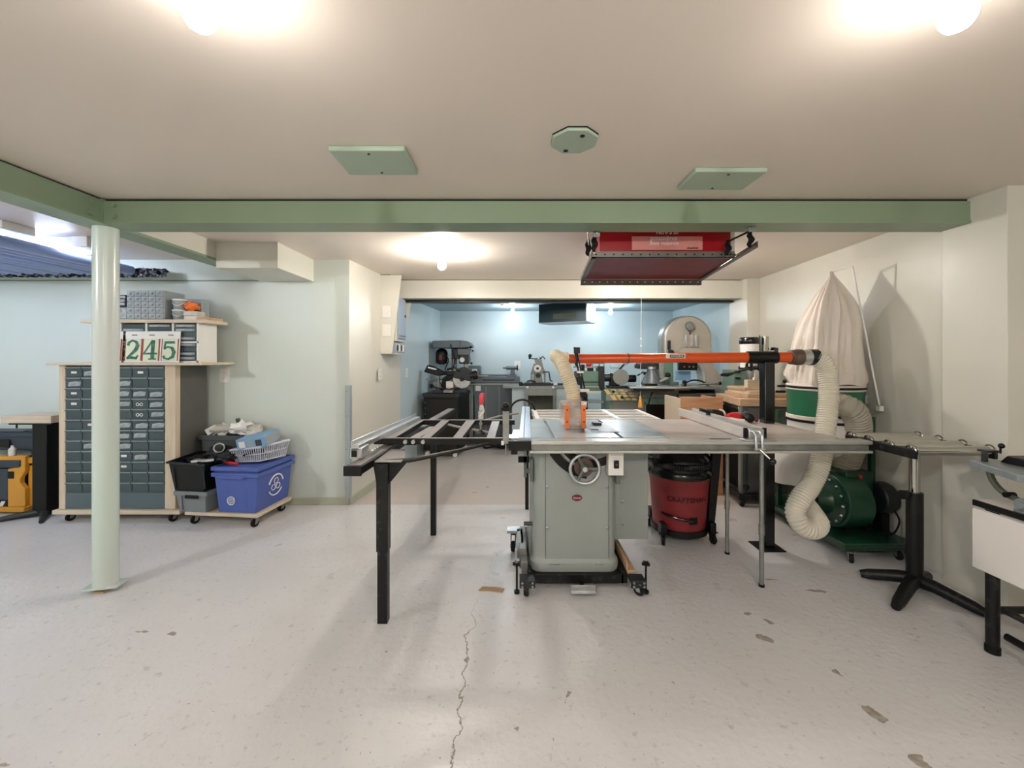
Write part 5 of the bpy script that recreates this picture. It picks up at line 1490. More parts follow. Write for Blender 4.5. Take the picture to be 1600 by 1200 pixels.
part(mm, 'feed_handle', MB().tube([(1.52, 4.74, 1.16), (1.47, 4.72, 1.13), (1.44, 4.71, 1.12)], .008, 8), 'mach_dark')
part(mm, 'hanging_plug', MB().lathe([(.008, 1.20), (.02, 1.21), (.02, 1.235), (.008, 1.26)], (1.465, 4.80, 0), 'z', 10), 'black')
fr = part(mm, 'fence_rod', MB().tube([(1.90, 4.58, 1.02), (2.33, 4.60, 1.035)], .012, 8), 'steel')
part(fr, 'rod_knob', MB().ball((2.335, 4.60, 1.036), .020, 8), 'black')
part(fr, 'rod_clamp', MB().box(1.915, 1.945, 4.56, 4.61, 1.0, 1.07), 'black', 0.004)
# band saw
bw = thing('band_saw', 'tall beige band saw with round-topped wheel cover at the right of the alcove', 'band saw', (2.12, 5.0, 0))
BWX, BWY = 2.12, 5.02
cov = [(BWX - .28, 1.32)] + [(BWX + .28 * cos(t), 1.535 + .285 * sin(t)) for t in [pi - pi * i / 28 for i in range(29)]] + [(BWX + .28, 1.32)]
part(bw, 'wheel_cover', MB().prism(cov, BWY - .10, BWY - .02, 'y'), 'mach_beige', 0.012)
cov2 = [(BWX - .295, 1.30)] + [(BWX + .295 * cos(t), 1.535 + .30 * sin(t)) for t in [pi - pi * i / 28 for i in range(29)]] + [(BWX + .295, 1.30)]
part(bw, 'wheel_housing', MB().prism(cov2, BWY - .03, BWY + .12, 'y'), 'mach_grey', 0.012)
part(bw, 'rim', MB().tube([(x, BWY - .10, z) for x, z in cov], .006, 6), 'alu')
part(bw, 'tension_wheel', MB().lathe([(.02, BWY - .16), (.05, BWY - .155), (.055, BWY - .14), (.03, BWY - .13)], (BWX, 0, 1.70), 'y', 20), 'steel_dull')
part(bw, 'tension_screw', MB().cyl((BWX + .005, BWY - .13, 1.69), (BWX + .005, BWY - .13, 1.60), .010, n=8), 'mach_dark')
tb = part(bw, 'tension_block', MB().prism([(BWX - .09, 1.44), (BWX + .11, 1.44), (BWX + .08, 1.60), (BWX - .055, 1.60)], BWY - .14, BWY - .10, 'y'), 'mach_beige', 0.006)
for x in (-.045, .02, .07):
    part(tb, 'guide_bar', MB().box(BWX + x - .012, BWX + x + .012, BWY - .155, BWY - .14, 1.45, 1.60), 'alu', 0.003)
part(bw, 'block_foot', MB().prism([(BWX - .16, 1.38), (BWX + .19, 1.38), (BWX + .11, 1.44), (BWX - .09, 1.44)], BWY - .15, BWY - .10, 'y'), 'mach_beige', 0.004)
part(bw, 'side_lever', MB().box(BWX - .255, BWX - .225, BWY - .13, BWY - .10, 1.42, 1.53).cyl((BWX - .22, BWY - .15, 1.385), (BWX - .22, BWY - .10, 1.385), .032, n=14), 'mach_dark', 0.003)
neck = [(BWX + .02, 1.32), (BWX + .28, 1.32), (BWX + .42, 1.10), (BWX + .46, .92), (BWX + .20, .92), (BWX + .20, 1.10), (BWX + .16, 1.22), (BWX + .10, 1.26), (BWX + .02, 1.27)]
part(bw, 'neck', MB().prism(neck, BWY - .04, BWY + .12, 'y'), 'mach_beige', 0.01)
part(bw, 'neck_edge', MB().tube(spline([(BWX + .06, BWY - .05, 1.27), (BWX + .15, BWY - .05, 1.235), (BWX + .205, BWY - .05, 1.14), (BWX + .21, BWY - .05, .94)], 16)[0], .014, 8), 'alu')
part(bw, 'blade_guide', MB().box(BWX - .12, BWX + .10, BWY - .12, BWY - .06, 1.17, 1.27), 'black', 0.006)
for x in (-.06, .0, .05):
    part(bw, 'guide_stud', MB().cyl((BWX + x, BWY - .126, 1.215), (BWX + x, BWY - .118, 1.215), .010, n=8), 'steel')
part(bw, 'blue_motor_plate', MB().box(BWX - .13, BWX + .05, BWY - .05, BWY - .03, 1.05, 1.16), 'lightblue', 0.003)
part(bw, 'table', MB().box(BWX - .32, BWX + .30, BWY - .26, BWY + .20, .955, .985), 'cast', 0.003)
part(bw, 'table_bracket', MB().box(BWX - .14, BWX + .30, BWY - .14, BWY + .10, .87, .955), 'mach_dark', 0.01)
part(bw, 'base', MB().box(BWX - .165, BWX + .46, BWY - .22, BWY + .18, .03, .885), 'mach_beige', 0.012)
part(bw, 'base_door', MB().box(BWX - .13, BWX + .18, BWY - .228, BWY - .218, .15, .82), 'mach_beige', 0.004)
part(bw, 'base_cap', MB().box(BWX - .18, BWX + .47, BWY - .24, BWY + .19, .885, .905), 'mach_grey', 0.003)
part(bw, 'cable', MB().tube(spline([(BWX - .12, BWY - .18, 1.0), (BWX + .02, BWY - .2, 1.06), (BWX + .16, BWY - .2, 1.02), (BWX + .24, BWY - .22, .90)], 20)[0], .010, 6), 'rubber')
# green box at the right end
gb = thing('switch_cabinet', 'dull green cabinet with two black handles against the right alcove wall', 'cabinet', (2.42, 4.45, 0))
part(gb, 'body', MB().box(2.36, 2.58, 4.36, 4.60, .0, 1.19), 'mach_teal', 0.004)
for z in (1.10, 1.165):
    part(gb, 'handle', MB().box(2.375, 2.425, 4.345, 4.36, z, z + .016), 'black', 0.002)
# hanging heater
hh = thing('hanging_heater', 'dark teal heater box hanging under the alcove ceiling', 'heater', (.74, 5.6, 1.80), R(-27), world=False)
part(hh, 'body', MB().box(-.33, .33, -.18, .22, 0, .25), 'dark_teal', 0.003)
part(hh, 'side_panel', MB().box(.331, .345, -.185, .225, -.004, .256), 'galv', 0.002)
part(hh, 'bottom_panel', MB().box(-.33, .345, -.185, .225, -.01, -.002), 'galv', 0.002)
part(hh, 'grille', MB().box(-.12, .2, -.184, -.18, .04, .11), 'olive')
part(hh, 'hanger', MB().box(-.28, -.25, -.05, .0, .25, .272), 'galv')
part(hh, 'hanger', MB().box(.25, .28, -.05, .0, .25, .272), 'galv')

# ================================================================== LEFT BAY
# parts cabinet: seventy-two slate drawers in a wooden frame on casters
pc_ = thing('parts_cabinet', 'tall small-parts cabinet with rows of slate drawers on casters', 'cabinet', (-3.17, 3.48, 0))
FY = 3.30
part(pc_, 'case', MB().box(-3.60, -2.797, FY + .012, 3.64, .11, 1.262), 'case')
part(pc_, 'kick_panel', MB().box(-3.60, -2.797, FY + .004, FY + .014, .107, .236), 'case', 0.002)
part(pc_, 'frame_side', MB().box(-3.652, -3.60, FY, FY + .05, .105, 1.265), 'wood_v', 0.003)
part(pc_, 'frame_side', MB().box(-2.797, -2.712, FY, FY + .05, .105, 1.265), 'wood_v', 0.003)
part(pc_, 'side_panel', MB().box(-2.725, -2.714, FY + .05, 3.64, .105, 1.265), 'case_side')
part(pc_, 'side_panel', MB().box(-3.65, -3.64, FY + .05, 3.64, .105, 1.265), 'case_side')
part(pc_, 'bottom_board', MB().box(-3.675, -2.655, FY - .03, 3.66, .072, .105), 'wood_pale', 0.003)
part(pc_, 'top_board', MB().box(-3.71, -2.475, FY - .04, 3.66, 1.265, 1.286), 'wood_pale', 0.003)
dr = MB().box(-.0635, .0635, -.004, .06, -.036, .030).box(-.0635, .0635, -.016, 0, .027, .038).box(-.0635, .0635, -.006, .0, .015, .03)
dr_me = dr.mesh('drawer', 'drawer')
lip_me = MB().box(-.0625, .0625, -.0175, -.012, .034, .0395).mesh('pull_lip', 'lip_highlight')  # bright strip along the lip, a highlight drawn by colour
lab_me = MB().box(-.022, .022, -.0052, -.0035, -.010, .008).mesh('paper_label', 'white')
film_me = MB().add([(-.05, -.0052, -.025), (.045, -.0052, -.02), (.055, -.0052, .012), (.01, -.0052, .017), (-.045, -.0052, .008)], [(0, 1, 2, 3, 4)]).mesh('tape_label', 'clear_drawer')
labels = {(0, 0), (2, 0), (3, 0), (5, 1), (0, 4), (9, 3), (8, 3)}
films = {(1, 0), (0, 1), (7, 1), (1, 3), (2, 3), (2, 4), (2, 5), (3, 3), (4, 5), (5, 3), (5, 5), (5, 4), (6, 4), (7, 3), (8, 4), (3, 5), (6, 3)}
rings_ = {(3, 4), (4, 4)}
ring_me = MB().tube([(.011 * cos(t), -.005, .011 * sin(t)) for t in [2 * pi * i / 14 for i in range(14)]], .003, 6, closed=True).mesh('ring_mark', 'white')
for r_ in range(12):
    for c in range(6):
        x = -3.60 + .804 / 6 * (c + .5)
        z = 1.250 - .0843 * (r_ + .5)
        d_ = piece(pc_, 'drawer', dr_me, (x, FY + .008, z))
        OFF[d_.name] = (0, 0, 0)
        piece(d_, 'pull_lip', lip_me, (0, 0, 0))
        if (r_, c) in labels:
            piece(d_, 'paper_label', lab_me, (0, 0, 0))
        if (r_, c) in films:
            piece(d_, 'tape_label', film_me, (random.uniform(-.01, .01), 0, random.uniform(-.006, .004)))
        if (r_, c) in rings_:
            for dx in (-.022, .008):
                piece(d_, 'ring_mark', ring_me, (dx, 0, -.006))
for (x, y, a) in ((-3.585, 3.34, 1.3), (-2.74, 3.33, 1.2), (-3.585, 3.6, .4), (-2.74, 3.6, .4)):
    caster(pc_, x, y, .073, .032, a)

# white shelf unit of small drawers on top
us = thing('drawer_shelf', 'white shelf unit with small slate drawers on top of the parts cabinet', 'shelf', (-2.95, 3.4, 1.286))
Z0, Z1 = 1.286, 1.605
part(us, 'back', MB().box(-3.40, -2.53, 3.50, 3.51, Z0, Z1), 'white_shelf')
for x in (-3.40, -3.17, -2.96, -2.745, -2.545):
    part(us, 'upright', MB().box(x, x + .017, 3.305, 3.505, Z0, Z1), 'white_shelf', 0.001)
part(us, 'floor_board', MB().box(-3.40, -2.53, 3.305, 3.505, Z0, Z0 + .012), 'white_shelf')
part(us, 'middle_board', MB().box(-3.40, -2.53, 3.305, 3.505, 1.445, 1.457), 'white_shelf')
part(us, 'top_board', MB().box(-3.45, -2.455, 3.27, 3.54, Z1, Z1 + .026), 'wood_pale', 0.003)
sd = MB().box(-.094, .094, 0, .15, -.0165, .0165).mesh('small_drawer', 'drawer')
sl_ = MB().box(-.08, .08, -.008, .001, -.006, .012).mesh('drawer_window', 'clear_drawer')
for c, (x0, x1) in enumerate(((-3.383, -3.17), (-3.153, -2.96), (-2.943, -2.745), (-2.728, -2.545))):
    for r_ in range(8):
        z = (1.318 + .0365 * r_) if r_ < 4 else (1.478 + .034 * (r_ - 4))
        d_ = piece(us, 'small_drawer', sd, ((x0 + x1) / 2, 3.312, z))
        OFF[d_.name] = (0, 0, 0)
        d_.scale = ((x1 - x0 - .004) / .188, 1, 1)
        if (r_ + c) % 3 != 2:
            piece(d_, 'drawer_window', sl_, (0, 0, 0))

# house number cards leaning on the shelf
def five():
    top_bar = stroke([(-.038, .058), (.040, .060)], [.020, .020], 0, -.004)
    stem = stroke([(-.034, .062), (-.040, .005)], [.014, .012], 0, -.004)
    bowl = stroke([(-.042, .004), (-.015, .024), (.020, .016), (.038, -.018), (.028, -.056), (-.005, -.075), (-.038, -.066), (-.046, -.048)],
                  [.008, .013, .022, .028, .024, .014, .016, .020], 0, -.004)
    for s in (stem, bowl):
        top_bar.add(s.v, s.f)
    return top_bar
def two():
    a = stroke([(-.040, .034), (-.036, .058), (-.006, .075), (.026, .062), (.036, .034), (.022, .0), (-.012, -.036), (-.042, -.066)],
               [.020, .018, .014, .020, .028, .026, .018, .012], 0, -.004)
    b = stroke([(-.046, -.068), (-.01, -.062), (.030, -.068), (.042, -.044)], [.018, .024, .020, .008], 0, -.004)
    return a.add(b.v, b.f)
def four():
    a = stroke([(.018, .076), (.018, -.072)], [.026, .026], 0, -.004)
    for s in (stroke([(.012, .074), (-.050, -.028)], [.012, .010], 0, -.004), stroke([(-.054, -.030), (.052, -.030)], [.014, .014], 0, -.004), stroke([(-.012, -.074), (.048, -.074)], [.010, .010], 0, -.004)):
        a.add(s.v, s.f)
    return a
for nm, dig, x, dw in (('5', five, -3.192, 0), ('2', two, -3.028, 0), ('4', four, -2.888, .004), ('5', five, -2.737, .006)):
    lb_ = {'2': 'packaged house number card showing a two, right beside the green column', '4': 'packaged house number card showing a four, between the two and the last five'}.get(
        nm, 'packaged house number card showing a five, mostly hidden by the green column' if x < -3.1 else 'packaged house number card showing a five, rightmost of the row')
    t = thing('number_card', lb_, 'number card', (x, 3.272, 1.288), 0, 'house number cards on the shelf', world=False, rx=R(-4))
    part(t, 'backing_card', MB().box(-.071 - dw, .071 + dw, 0, .002, 0, .25), 'card')
    part(t, 'header', MB().box(-.071 - dw, .071 + dw, -.001, 0, .19, .25), 'card')
    part(t, 'header_print', MB().box(-.022, .022, -.0014, -.001, .214, .224), 'mach_grey')
    part(t, 'face_panel', MB().box(-.060, .060, -.006, 0, .012, .188), 'card_face', 0.002)
    part(t, 'red_edge', MB().box(.062, .068, -.003, 0, .012, .188), 'card_red')
    part(t, 'red_edge', MB().box(-.068, -.064, -.003, 0, .012, .188), 'card_red')
    g_ = MB().at((0, -.006, .100))
    q_ = dig()
    g_.add(q_.v, q_.f)
    part(t, 'digit', g_, 'digit', 0, 'dark green metallic digit %s' % nm)

# clutter on the shelf top
ST = Z1 + .026
go = thing('drawer_organizer', 'clear-fronted grey drawer organizer on the shelf top beside the column', 'organizer', (-2.94, 3.4, ST))
part(go, 'case', MB().box(-3.085, -2.795, 3.295, 3.50, ST, ST + .235), 'organizer', 0.003)
od = MB().box(-.027, .027, -.012, .02, -.0205, .0205).box(-.008, .008, -.020, -.012, -.006, .006).mesh('clear_drawer', 'clear_drawer')
for r_ in range(5):
    for c in range(5):
        piece(go, 'clear_drawer', od, (-3.085 + .058 * (c + .5), 3.292, ST + .004 + .0455 * (r_ + .5)))
bf = thing('black_drawer_box', 'small black framed drawer box stacked right beside the column', 'box', (-3.15, 3.38, ST + .10))
part(bf, 'frame', MB().box(-3.30, -3.098, 3.30, 3.48, ST + .105, ST + .20), 'black', 0.003)
for i in range(3):
    part(bf, 'drawer_front', MB().box(-3.28, -3.115, 3.292, 3.302, ST + .115 + .028 * i, ST + .137 + .028 * i), 'clear_drawer', 0.002)
cb_ = thing('clear_box', 'clear plastic drawer box under the black framed box', 'box', (-3.17, 3.38, ST))
part(cb_, 'case', MB().box(-3.30, -3.098, 3.31, 3.48, ST, ST + .104), 'organizer', 0.003)
for i in range(3):
    part(cb_, 'drawer_front', MB().box(-3.29 + .064 * i, -3.235 + .064 * i, 3.30, 3.312, ST + .01, ST + .095), 'clear_drawer', 0.002)
def pail(label, x, z, r=.048, h=.085):
    t = thing('plastic_pail', label, 'pail', (x, 3.36, z), 0, 'small grey pails on the shelf')
    part(t, 'bucket', MB().lathe([(r * .82, z), (r * .85, z + .004), (r, z + h - .006)], (x, 3.36, 0), 'z', 22), 'organizer')
    part(t, 'lid', MB().lathe([(r * 1.06, z + h - .010), (r * 1.08, z + h - .004), (r * 1.04, z + h)], (x, 3.36, 0), 'z', 22), 'white')
    part(t, 'bail', MB().tube(spline([(x - r, 3.36, z + h * .8), (x - r * .4, 3.36 - r * 1.05, z + h * .55), (x + r * .5, 3.36 - r * 1.0, z + h * .35), (x + r, 3.36, z + h * .75)], 12)[0], .003, 6), 'white')
pail('small grey lidded pail standing on the shelf beside the organizer', -2.725, ST)
pail('small grey lidded pail stacked on the lower pail', -2.725, ST + .086)
cb2 = solo('carton', MB().box(-2.66, -2.55, 3.32, 3.42, ST, ST + .032), 'ivory', 'flat ivory carton lowest beside the pails', 'box', (-2.6, 3.37, ST), bev=.002)
cb3 = solo('carton', MB().at((-2.61, 3.37, ST + .052), .1).box(-.055, .05, -.05, .05, -.018, .02), 'junk', 'small worn carton stacked under the orange pack', 'box', (-2.61, 3.37, ST + .032), bev=.002)
solo('orange_pack', blob((-2.635, 3.37, ST + .115), (.055, .045, .035), 3, 10, .5), 'orange_p', 'crumpled orange pack on the cartons of the shelf', 'pack', (-2.635, 3.37, ST + .08))
solo('black_pouch', blob((-2.64, 3.40, ST + .080), (.05, .04, .018), 8, 10, .4), 'black', 'small black pouch under the orange pack', 'pouch', (-2.64, 3.40, ST + .07))
solo('grey_case', MB().box(-2.73, -2.60, 3.43, 3.52, ST + .0, ST + .185), 'organizer', 'grey case at the back of the shelf top behind the pails', 'case', (-2.66, 3.47, ST), bev=.004)
solo('wood_offcut', MB().box(-2.545, -2.47, 3.30, 3.50, ST, ST + .024), 'wood', 'short wooden offcut at the right end of the shelf top', 'wood', (-2.5, 3.4, ST), bev=.002)

# pedestal stand and rolling tool chest at the far left
ps = thing('pedestal_stand', 'black pedestal stand with a wooden slab top left of the parts cabinet', 'stand', (-3.93, 3.44, 0))
part(ps, 'slab', MB().box(-4.17, -3.76, 3.34, 3.60, .79, .85), 'wood_pale', 0.003)
part(ps, 'under_plate', MB().box(-4.13, -3.78, 3.36, 3.58, .775, .79), 'black')
part(ps, 'pillar', MB().box(-3.985, -3.865, 3.40, 3.50, .03, .78), 'black', 0.004)
for (x, y) in ((-4.20, 3.24), (-3.76, 3.27), (-4.10, 3.63), (-3.76, 3.63)):
    part(ps, 'foot', MB().tube([(-3.925, 3.45, .035), ((x - 3.925) / 2, (y + 3.45) / 2, .028), (x, y, .014)], [.034, .024, .014], 10), 'mach_dark')
part(ps, 'clamp_screw', MB().cyl((-4.075, 3.37, .745), (-4.075, 3.37, .79), .006, n=8), 'black')
rc = thing('tool_chest', 'yellow framed rolling tool chest with grey bins at the left edge', 'tool chest', (-4.3, 3.5, 0))
part(rc, 'front_frame', MB().prism([(-4.28, .06), (-4.135, .06), (-4.135, .21), (-4.175, .26), (-4.175, .30), (-4.135, .36), (-4.135, .49), (-4.60, .49), (-4.60, .455), (-4.17, .455), (-4.17, .40), (-4.28, .38)], 3.340, 3.400, 'y'), 'yellow', 0.006)
part(rc, 'side_frame', MB().box(-4.15, -4.08, 3.400, 3.660, .06, .40).box(-4.15, -4.07, 3.380, 3.660, .42, .47), 'yellow', 0.006)
part(rc, 'base_skirt', MB().box(-4.70, -4.12, 3.310, 3.640, 0.02, .06), 'yellow', 0.006)
part(rc, 'hazard_front', MB().box(-4.60, -4.285, 3.345, 3.390, .06, .11), 'black')
hz2 = MB().prism([(0, 0), (.035, 0), (.06, .045), (.025, .045)], -.002, 0, 'y').mesh('hazard_stripe', 'ivory')
for i in range(3):
    piece(rc, 'hazard_stripe', hz2, (-4.36 - .075 * i, 3.344, .062))
part(rc, 'lower_bin', MB().box(-4.65, -4.285, 3.350, 3.640, .11, .38), 'tote_blue', 0.01)
part(rc, 'drawer', MB().box(-4.65, -4.18, 3.335, 3.640, .39, .455), 'tote_blue', 0.008)
part(rc, 'latch', MB().box(-4.275, -4.225, 3.332, 3.342, .30, .36), 'black', 0.003)
part(rc, 'strap', MB().box(-4.155, -4.07, 3.440, 3.620, .395, .425).box(-4.15, -4.075, 3.440, 3.640, .47, .52), 'black')
part(rc, 'wheel', MB().lathe([(.03, -4.13), (.07, -4.125), (.075, -4.11), (.075, -4.075), (.07, -4.06), (.03, -4.055)], (0, 3.560, .075), 'x', 22), 'rubber')
rc.location.y = 3.575
rc.scale.y = .62
tt = thing('lidded_tote', 'dark grey lidded tote on top of the yellow tool chest', 'tote', (-4.35, 3.45, .49))
part(tt, 'tub', MB().box(-4.70, -4.06, 3.32, 3.64, .525, .64, .02, .01), 'tote_blue', 0.01)
part(tt, 'lid', MB().box(-4.72, -4.04, 3.30, 3.66, .64, .675).box(-4.20, -4.06, 3.34, 3.62, .675, .695).box(-4.68, -4.24, 3.34, 3.62, .675, .69), 'tote_blue', 0.012)
part(tt, 'handle', MB().box(-4.42, -4.33, 3.285, 3.31, .55, .62), 'black', 0.006)
solo('clear_bottle', MB().lathe([(.022, .49), (.024, .494), (.024, .545), (.010, .56), (.010, .575)], (-4.27, 3.50, 0), 'z', 14), 'white', 'small white bottle on the front ledge of the tool chest', 'bottle', (-4.27, 3.50, .49))
tt.location.y = 3.60
tt.scale.y = .45

# ------------------------------------------------------------------ loaded wooden dolly
RZ = R(-6)
DX, DY = -2.275, 3.43
do = thing('wooden_dolly', 'low wooden dolly on four casters loaded with bins', 'dolly', (DX, DY, 0), RZ, world=False)
part(do, 'deck', MB().box(-.30, .32, -.215, .205, .078, .104), 'wood_pale', 0.003)
for (x, y, a) in ((-.235, -.17, 1.2), (.285, -.18, 1.35), (.275, .15, 1.1), (-.25, .16, .4)):
    caster(do, x, y, .079, .033, a)
# blue recycling bin pair (two nested)
def bin_part(t, nm, x0, x1, y0, y1, z0, z1, m, tx, ty, tt_=.006):
    return part(t, nm, MB().shell(x0, x1, y0, y1, z0, z1, tt_, tx, ty), m, 0.003)
rb = thing('recycling_bin', 'blue plastic recycling bin with white recycling marks, lower of the nested pair', 'bin', (DX, DY, .104), RZ, 'nested blue recycling bins', world=False)
bin_part(rb, 'tub', -.055, .315, -.205, .215, 0, .325, 'blue_bin', .03, .015)
part(rb, 'rim', MB().shell(-.07, .33, -.22, .23, .285, .318, .016), 'blue_bin', 0.004)
part(rb, 'handle_lip', MB().prism([(0.0, .27), (.20, .27), (.23, .30), (-.03, .30)], -.226, -.205, 'y'), 'blue_bin', 0.004)
for x in (.045, .215):
    part(rb, 'rib', MB().at((x, -.193, .14), 0, rx=R(2.5)).box(-.004, .004, -.004, .004, -.13, .13), 'blue_bin')
ring = part(rb, 'recycling_mark', MB().tube([(.085 + .032 * cos(t), -.199, .095 + .032 * sin(t)) for t in [2 * pi * i / 24 for i in range(24)]], .003, 6, closed=True), 'white_print', 0, 'white round recycling mark')
for k in range(6):
    t = k * pi / 3 + pi / 6
    part(ring, 'hexagon', MB().tube([(.085 + .016 * cos(t) + .0085 * cos(u), -.199, .095 + .016 * sin(t) + .0085 * sin(u)) for u in [2 * pi * i / 6 for i in range(6)]], .0022, 5, closed=True), 'white_print')
def side_mark(y, z, fn):
    """points on the bin's sloping right side"""
    return (.2885 + .0305 * z / .325 + .001, y, z)
r2 = part(rb, 'side_mark', MB().tube([side_mark(.02 + .085 * cos(t), .165 + .085 * sin(t), 0) for t in [.25 + (pi - .5) * i / 16 for i in range(17)]], .006, 6)
          .tube([side_mark(.02 + .085 * cos(t), .165 + .085 * sin(t), 0) for t in [pi + .5 + (pi - 1.0) * i / 16 for i in range(17)]], .005, 6), 'white_print', 0, 'white round slogan mark on the side')
for k in range(3):
    t = pi / 2 + k * 2 * pi / 3
    part(r2, 'hexagon', MB().tube([side_mark(.02 + .032 * cos(t) + .025 * cos(u), .165 + .032 * sin(t) + .025 * sin(u), 0) for u in [2 * pi * i / 6 for i in range(6)]], .0035, 5, closed=True), 'white_print')
rb2 = thing('recycling_bin', 'blue plastic recycling bin nested inside the marked one, its rim standing higher', 'bin', (DX, DY, .124), RZ, 'nested blue recycling bins', world=False)
bin_part(rb2, 'tub', -.046, .306, -.196, .206, .01, .335, 'blue_bin', .03, .015)
part(rb2, 'rim', MB().shell(-.072, .332, -.222, .232, .312, .345, .02), 'blue_bin', 0.005)
# grey low bin with black crate on it
gl = thing('latched_bin', 'low grey plastic bin with latch rim at the left of the dolly', 'bin', (DX, DY, .104), RZ, world=False)
bin_part(gl, 'tub', -.36, -.09, -.235, .03, 0, .165, 'grey_bin', .02, .02)
part(gl, 'rim', MB().shell(-.37, -.08, -.245, .04, .135, .170, .02), 'grey_bin', 0.004)
part(gl, 'grip', MB().box(-.265, -.155, -.252, -.24, .118, .145), 'black', 0.003)
for x in (-.315, -.11):
    part(gl, 'rib', MB().box(x, x + .012, -.238, -.222, .02, .13), 'grey_bin')
bk = thing('black_crate', 'black plastic crate heaped with dark tools on the grey bin', 'crate', (DX, DY, .276), RZ, world=False)
bin_part(bk, 'tub', -.40, -.09, -.255, .02, 0, .225, 'black', .03, .025)
part(bk, 'rim', MB().tube([(-.405, -.26, .227), (-.085, -.26, .215), (-.085, .025, .235), (-.405, .025, .245)], .010, 8, closed=True), 'black_gloss')
hole_me = MB().box(-.006, .006, -.002, .002, -.012, .012).mesh('slot', 'mach_dark')
for i in range(6):
    for x in (-.355, -.10):
        piece(bk, 'slot', hole_me, (x + .02 * 0, -.262 + .0 + .025 * (1 - (i + 1) / 7.0) , .035 + .027 * i))
def heap(specs, root_loc):
    for nm, lb_, cat, c, s, seed, m, amp in specs:
        solo(nm, blob(c, s, seed, 12, amp), m, lb_, cat, root_loc(c))
rot = lambda x, y, z: (DX + x * cos(RZ) - y * sin(RZ), DY + x * sin(RZ) + y * cos(RZ), z)
heap([('tool_pouch', 'black tool pouch heaped highest in the black crate', 'pouch', rot(-.13, -.06, .54), (.10, .07, .07), 2, 'black', .7),
      ('cable_coil', 'dark tangle of cable lying in the right of the black crate', 'cable', rot(-.06, -.12, .515), (.09, .06, .035), 6, 'mach_dark', .8),
      ('tool_roll', 'dark tool bundle lying in the left of the black crate', 'tool bundle', rot(-.29, -.10, .495), (.085, .08, .03), 4, 'black', .5)], lambda c: c)
for i, (x, z, lb_) in enumerate(((-.20, .512, 'grey metal tool end showing leftmost at the crate front'), (-.14, .516, 'grey metal tool end showing second at the crate front'), (-.085, .52, 'grey metal tool end nearest the blue bins'))):
    c = rot(x, -.22, z)
    solo('tool_end', MB().at(c, .3 + i).prism(rrect(-.022, .022, -.010, .010, .006, 3), -.03, .03, 'y'), 'alu', lb_, 'tool', c, bev=.002, group='tools in the black crate')
c = rot(-.10, -.10, .595)
cbn = thing('spool', 'black and silver spool lying on top of the black crate', 'spool', c)
part(cbn, 'core', MB().at(c, .5, ry=.4).lathe([(.03, -.025), (.038, -.02), (.038, .02), (.03, .025)], (0, 0, 0), 'y', 18), 'mach_dark')
part(cbn, 'band', MB().at(c, .5, ry=.4).tube([(.036 * cos(t), -.027, .036 * sin(t)) for t in [2 * pi * i / 16 for i in range(16)]], .006, 6, closed=True), 'alu')
# tall grey tote behind, heaped with packaging
gt = thing('grey_tote', 'tall dark grey tote heaped with white packaging behind the black crate', 'tote', (DX, DY, .104), RZ, world=False)
bin_part(gt, 'tub', -.405, -.035, .045, .225, 0, .545, 'grey_tote', .055, .01)
part(gt, 'rim', MB().shell(-.42, -.02, .03, .24, .515, .558, .018), 'grey_tote', 0.004)
for i in range(6):
    part(gt, 'slot', MB().box(-.36 + .06 * i, -.347 + .06 * i, .043, .05, .36, .42), 'black')
heap([('plastic_bag', 'crumpled white plastic bag, left one on the grey tote', 'plastic bag', rot(-.23, .12, .69), (.10, .08, .055), 11, 'junk', .9),
      ('plastic_bag', 'crumpled white plastic bag, largest one in the middle of the grey tote', 'plastic bag', rot(-.09, .12, .705), (.11, .08, .065), 13, 'white', .9),
      ('plastic_bag', 'crumpled white plastic bag, right one on the grey tote', 'plastic bag', rot(.01, .13, .69), (.075, .07, .05), 17, 'junk', .9),
      ('wrapper', 'crumpled dark wrapper between the white bags on the grey tote', 'wrapper', rot(-.12, .09, .675), (.06, .05, .03), 19, 'film', .9)], lambda c: c)
c = rot(-.345, .10, .685)
sc_ = thing('small_carton', 'small white carton with dark print at the left of the grey tote', 'box', c)
part(sc_, 'carton', MB().at(c, .2, ry=-.5).box(-.04, .04, -.02, .02, -.035, .04), 'white', 0.002)
part(sc_, 'print', MB().at(c, .2, ry=-.5).box(-.03, .03, -.021, -.02, -.028, -.018), 'black')
c = rot(-.255, .10, .68)
solo('paper_tag', MB().at(c, -.1, ry=.2).box(-.025, .025, -.006, .006, -.03, .03), 'white', 'white paper tag beside the small carton on the grey tote', 'tag', c, bev=.001)
c = rot(-.115, .13, .745)
gt2 = thing('spray_can', 'small dark green bottle with pale neck sticking up from the packaging', 'bottle', c)
part(gt2, 'bottle', MB().at(c, 0, ry=-.35).lathe([(.016, -.005), (.017, 0), (.017, .05), (.010, .055)], (0, 0, 0), 'z', 14), 'green')
part(gt2, 'neck', MB().at(c, 0, ry=-.35).lathe([(.016, -.035), (.018, -.03), (.018, -.006), (.012, -.004)], (0, 0, 0), 'z', 14), 'ivory')
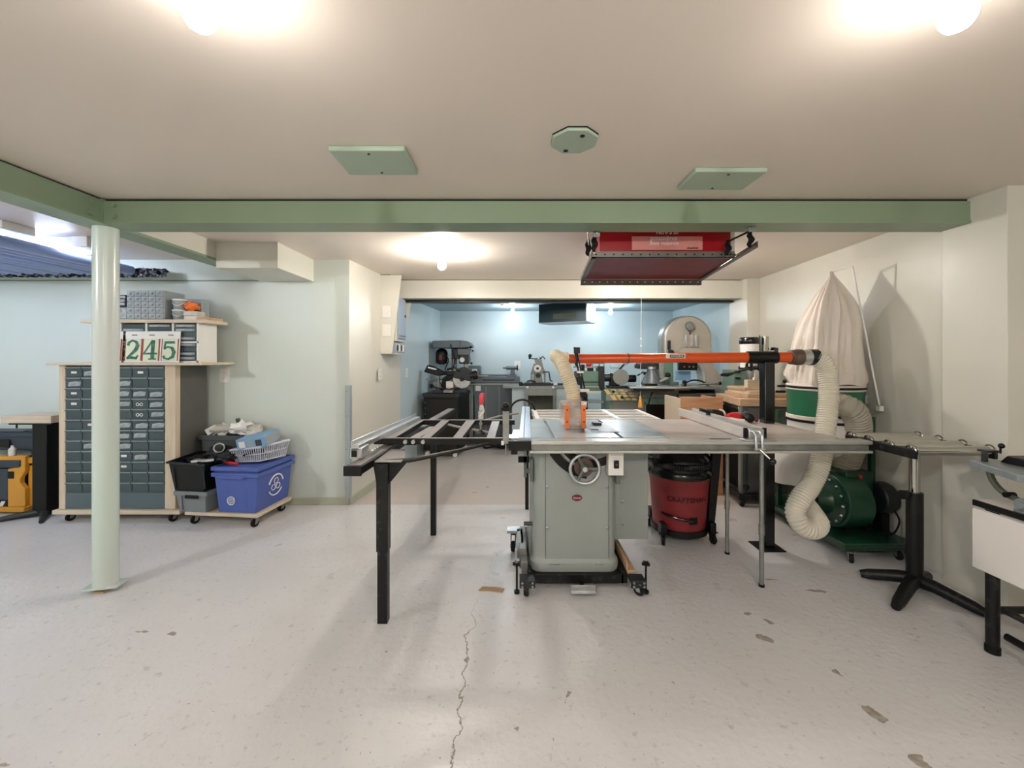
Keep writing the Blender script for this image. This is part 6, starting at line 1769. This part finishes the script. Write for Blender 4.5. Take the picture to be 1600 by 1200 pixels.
# basket and box on the blue bins
bsk = thing('plastic_basket', 'white lattice plastic basket tilted on the blue bins', 'basket', rot(.14, .03, .475), RZ, world=False, rx=R(0), ry=R(-4))
part(bsk, 'rim', MB().tube([(-.165, -.10, .10), (.10, -.10, .115), (.20, .12, .125), (-.14, .12, .115)], .010, 8, closed=True), 'basket')
part(bsk, 'base_rim', MB().tube([(-.13, -.085, .0), (.085, -.085, .0), (.17, .10, .0), (-.11, .10, .0)], .007, 8, closed=True), 'basket')
part(bsk, 'floor', MB().prism([(-.13, -.085), (.085, -.085), (.17, .10), (-.11, .10)], -.003, .002), 'basket')
T = [(-.165, -.10, .10), (.10, -.10, .115), (.20, .12, .125), (-.14, .12, .115)]
B = [(-.13, -.085, 0), (.085, -.085, 0), (.17, .10, 0), (-.11, .10, 0)]
for s in range(4):
    for i in range(13):
        f = i / 13
        a = Vector(T[s]).lerp(Vector(T[(s + 1) % 4]), f)
        b = Vector(B[s]).lerp(Vector(B[(s + 1) % 4]), f)
        part(bsk, 'lattice_bar', MB().cyl(a, b, .0045, n=5, caps=False), 'basket')
part(bsk, 'middle_band', MB().tube([tuple((Vector(T[i]) + Vector(B[i])) / 2) for i in range(4)], .005, 6, closed=True), 'basket')
bb = thing('printed_box', 'light blue printed box lying on the white basket', 'box', rot(.15, .03, .578), RZ + R(4), world=False, rx=R(8), ry=R(-8))
part(bb, 'carton', MB().box(-.115, .13, -.10, .10, .02, .105), 'lightblue', 0.003)
part(bb, 'side_print', MB().box(.1302, .132, -.09, .09, .03, .095), 'organizer')
for i in range(3):
    part(bb, 'front_picture', MB().box(-.095 + .07 * i, -.045 + .07 * i, -.102, -.1, .035, .085), ('white', 'organizer', 'tote_blue')[i])
heap([('black_glove', 'black glove showing inside the white basket', 'glove', rot(.12, .0, .535), (.09, .06, .03), 23, 'black', .6)], lambda c: c)
c = rot(.03, -.14, .475)
rtl = thing('red_handle_tool', 'red handled tool lying on the blue bins below the basket', 'tool', c)
part(rtl, 'handle', MB().tube([(c[0] - .06, c[1] + .02, c[2] + .012), (c[0], c[1], c[2] + .005), (c[0] + .07, c[1] - .01, c[2] - .002)], [.012, .014, .009], 10), 'red')
part(rtl, 'shank', MB().cyl((c[0] - .14, c[1] + .04, c[2] + .005), (c[0] - .06, c[1] + .02, c[2] + .012), .007, n=8), 'mach_dark')

# scrap on the floor
sc2 = MB().prism([(-.19, 2.33), (-.12, 2.325), (-.055, 2.31), (-.045, 2.345), (-.09, 2.36), (-.17, 2.365)], 0, .006)
solo('cardboard_scrap', sc2, 'cardboard', 'torn brown cardboard scrap on the floor left of the saw base', 'scrap', (-.12, 2.34, 0))
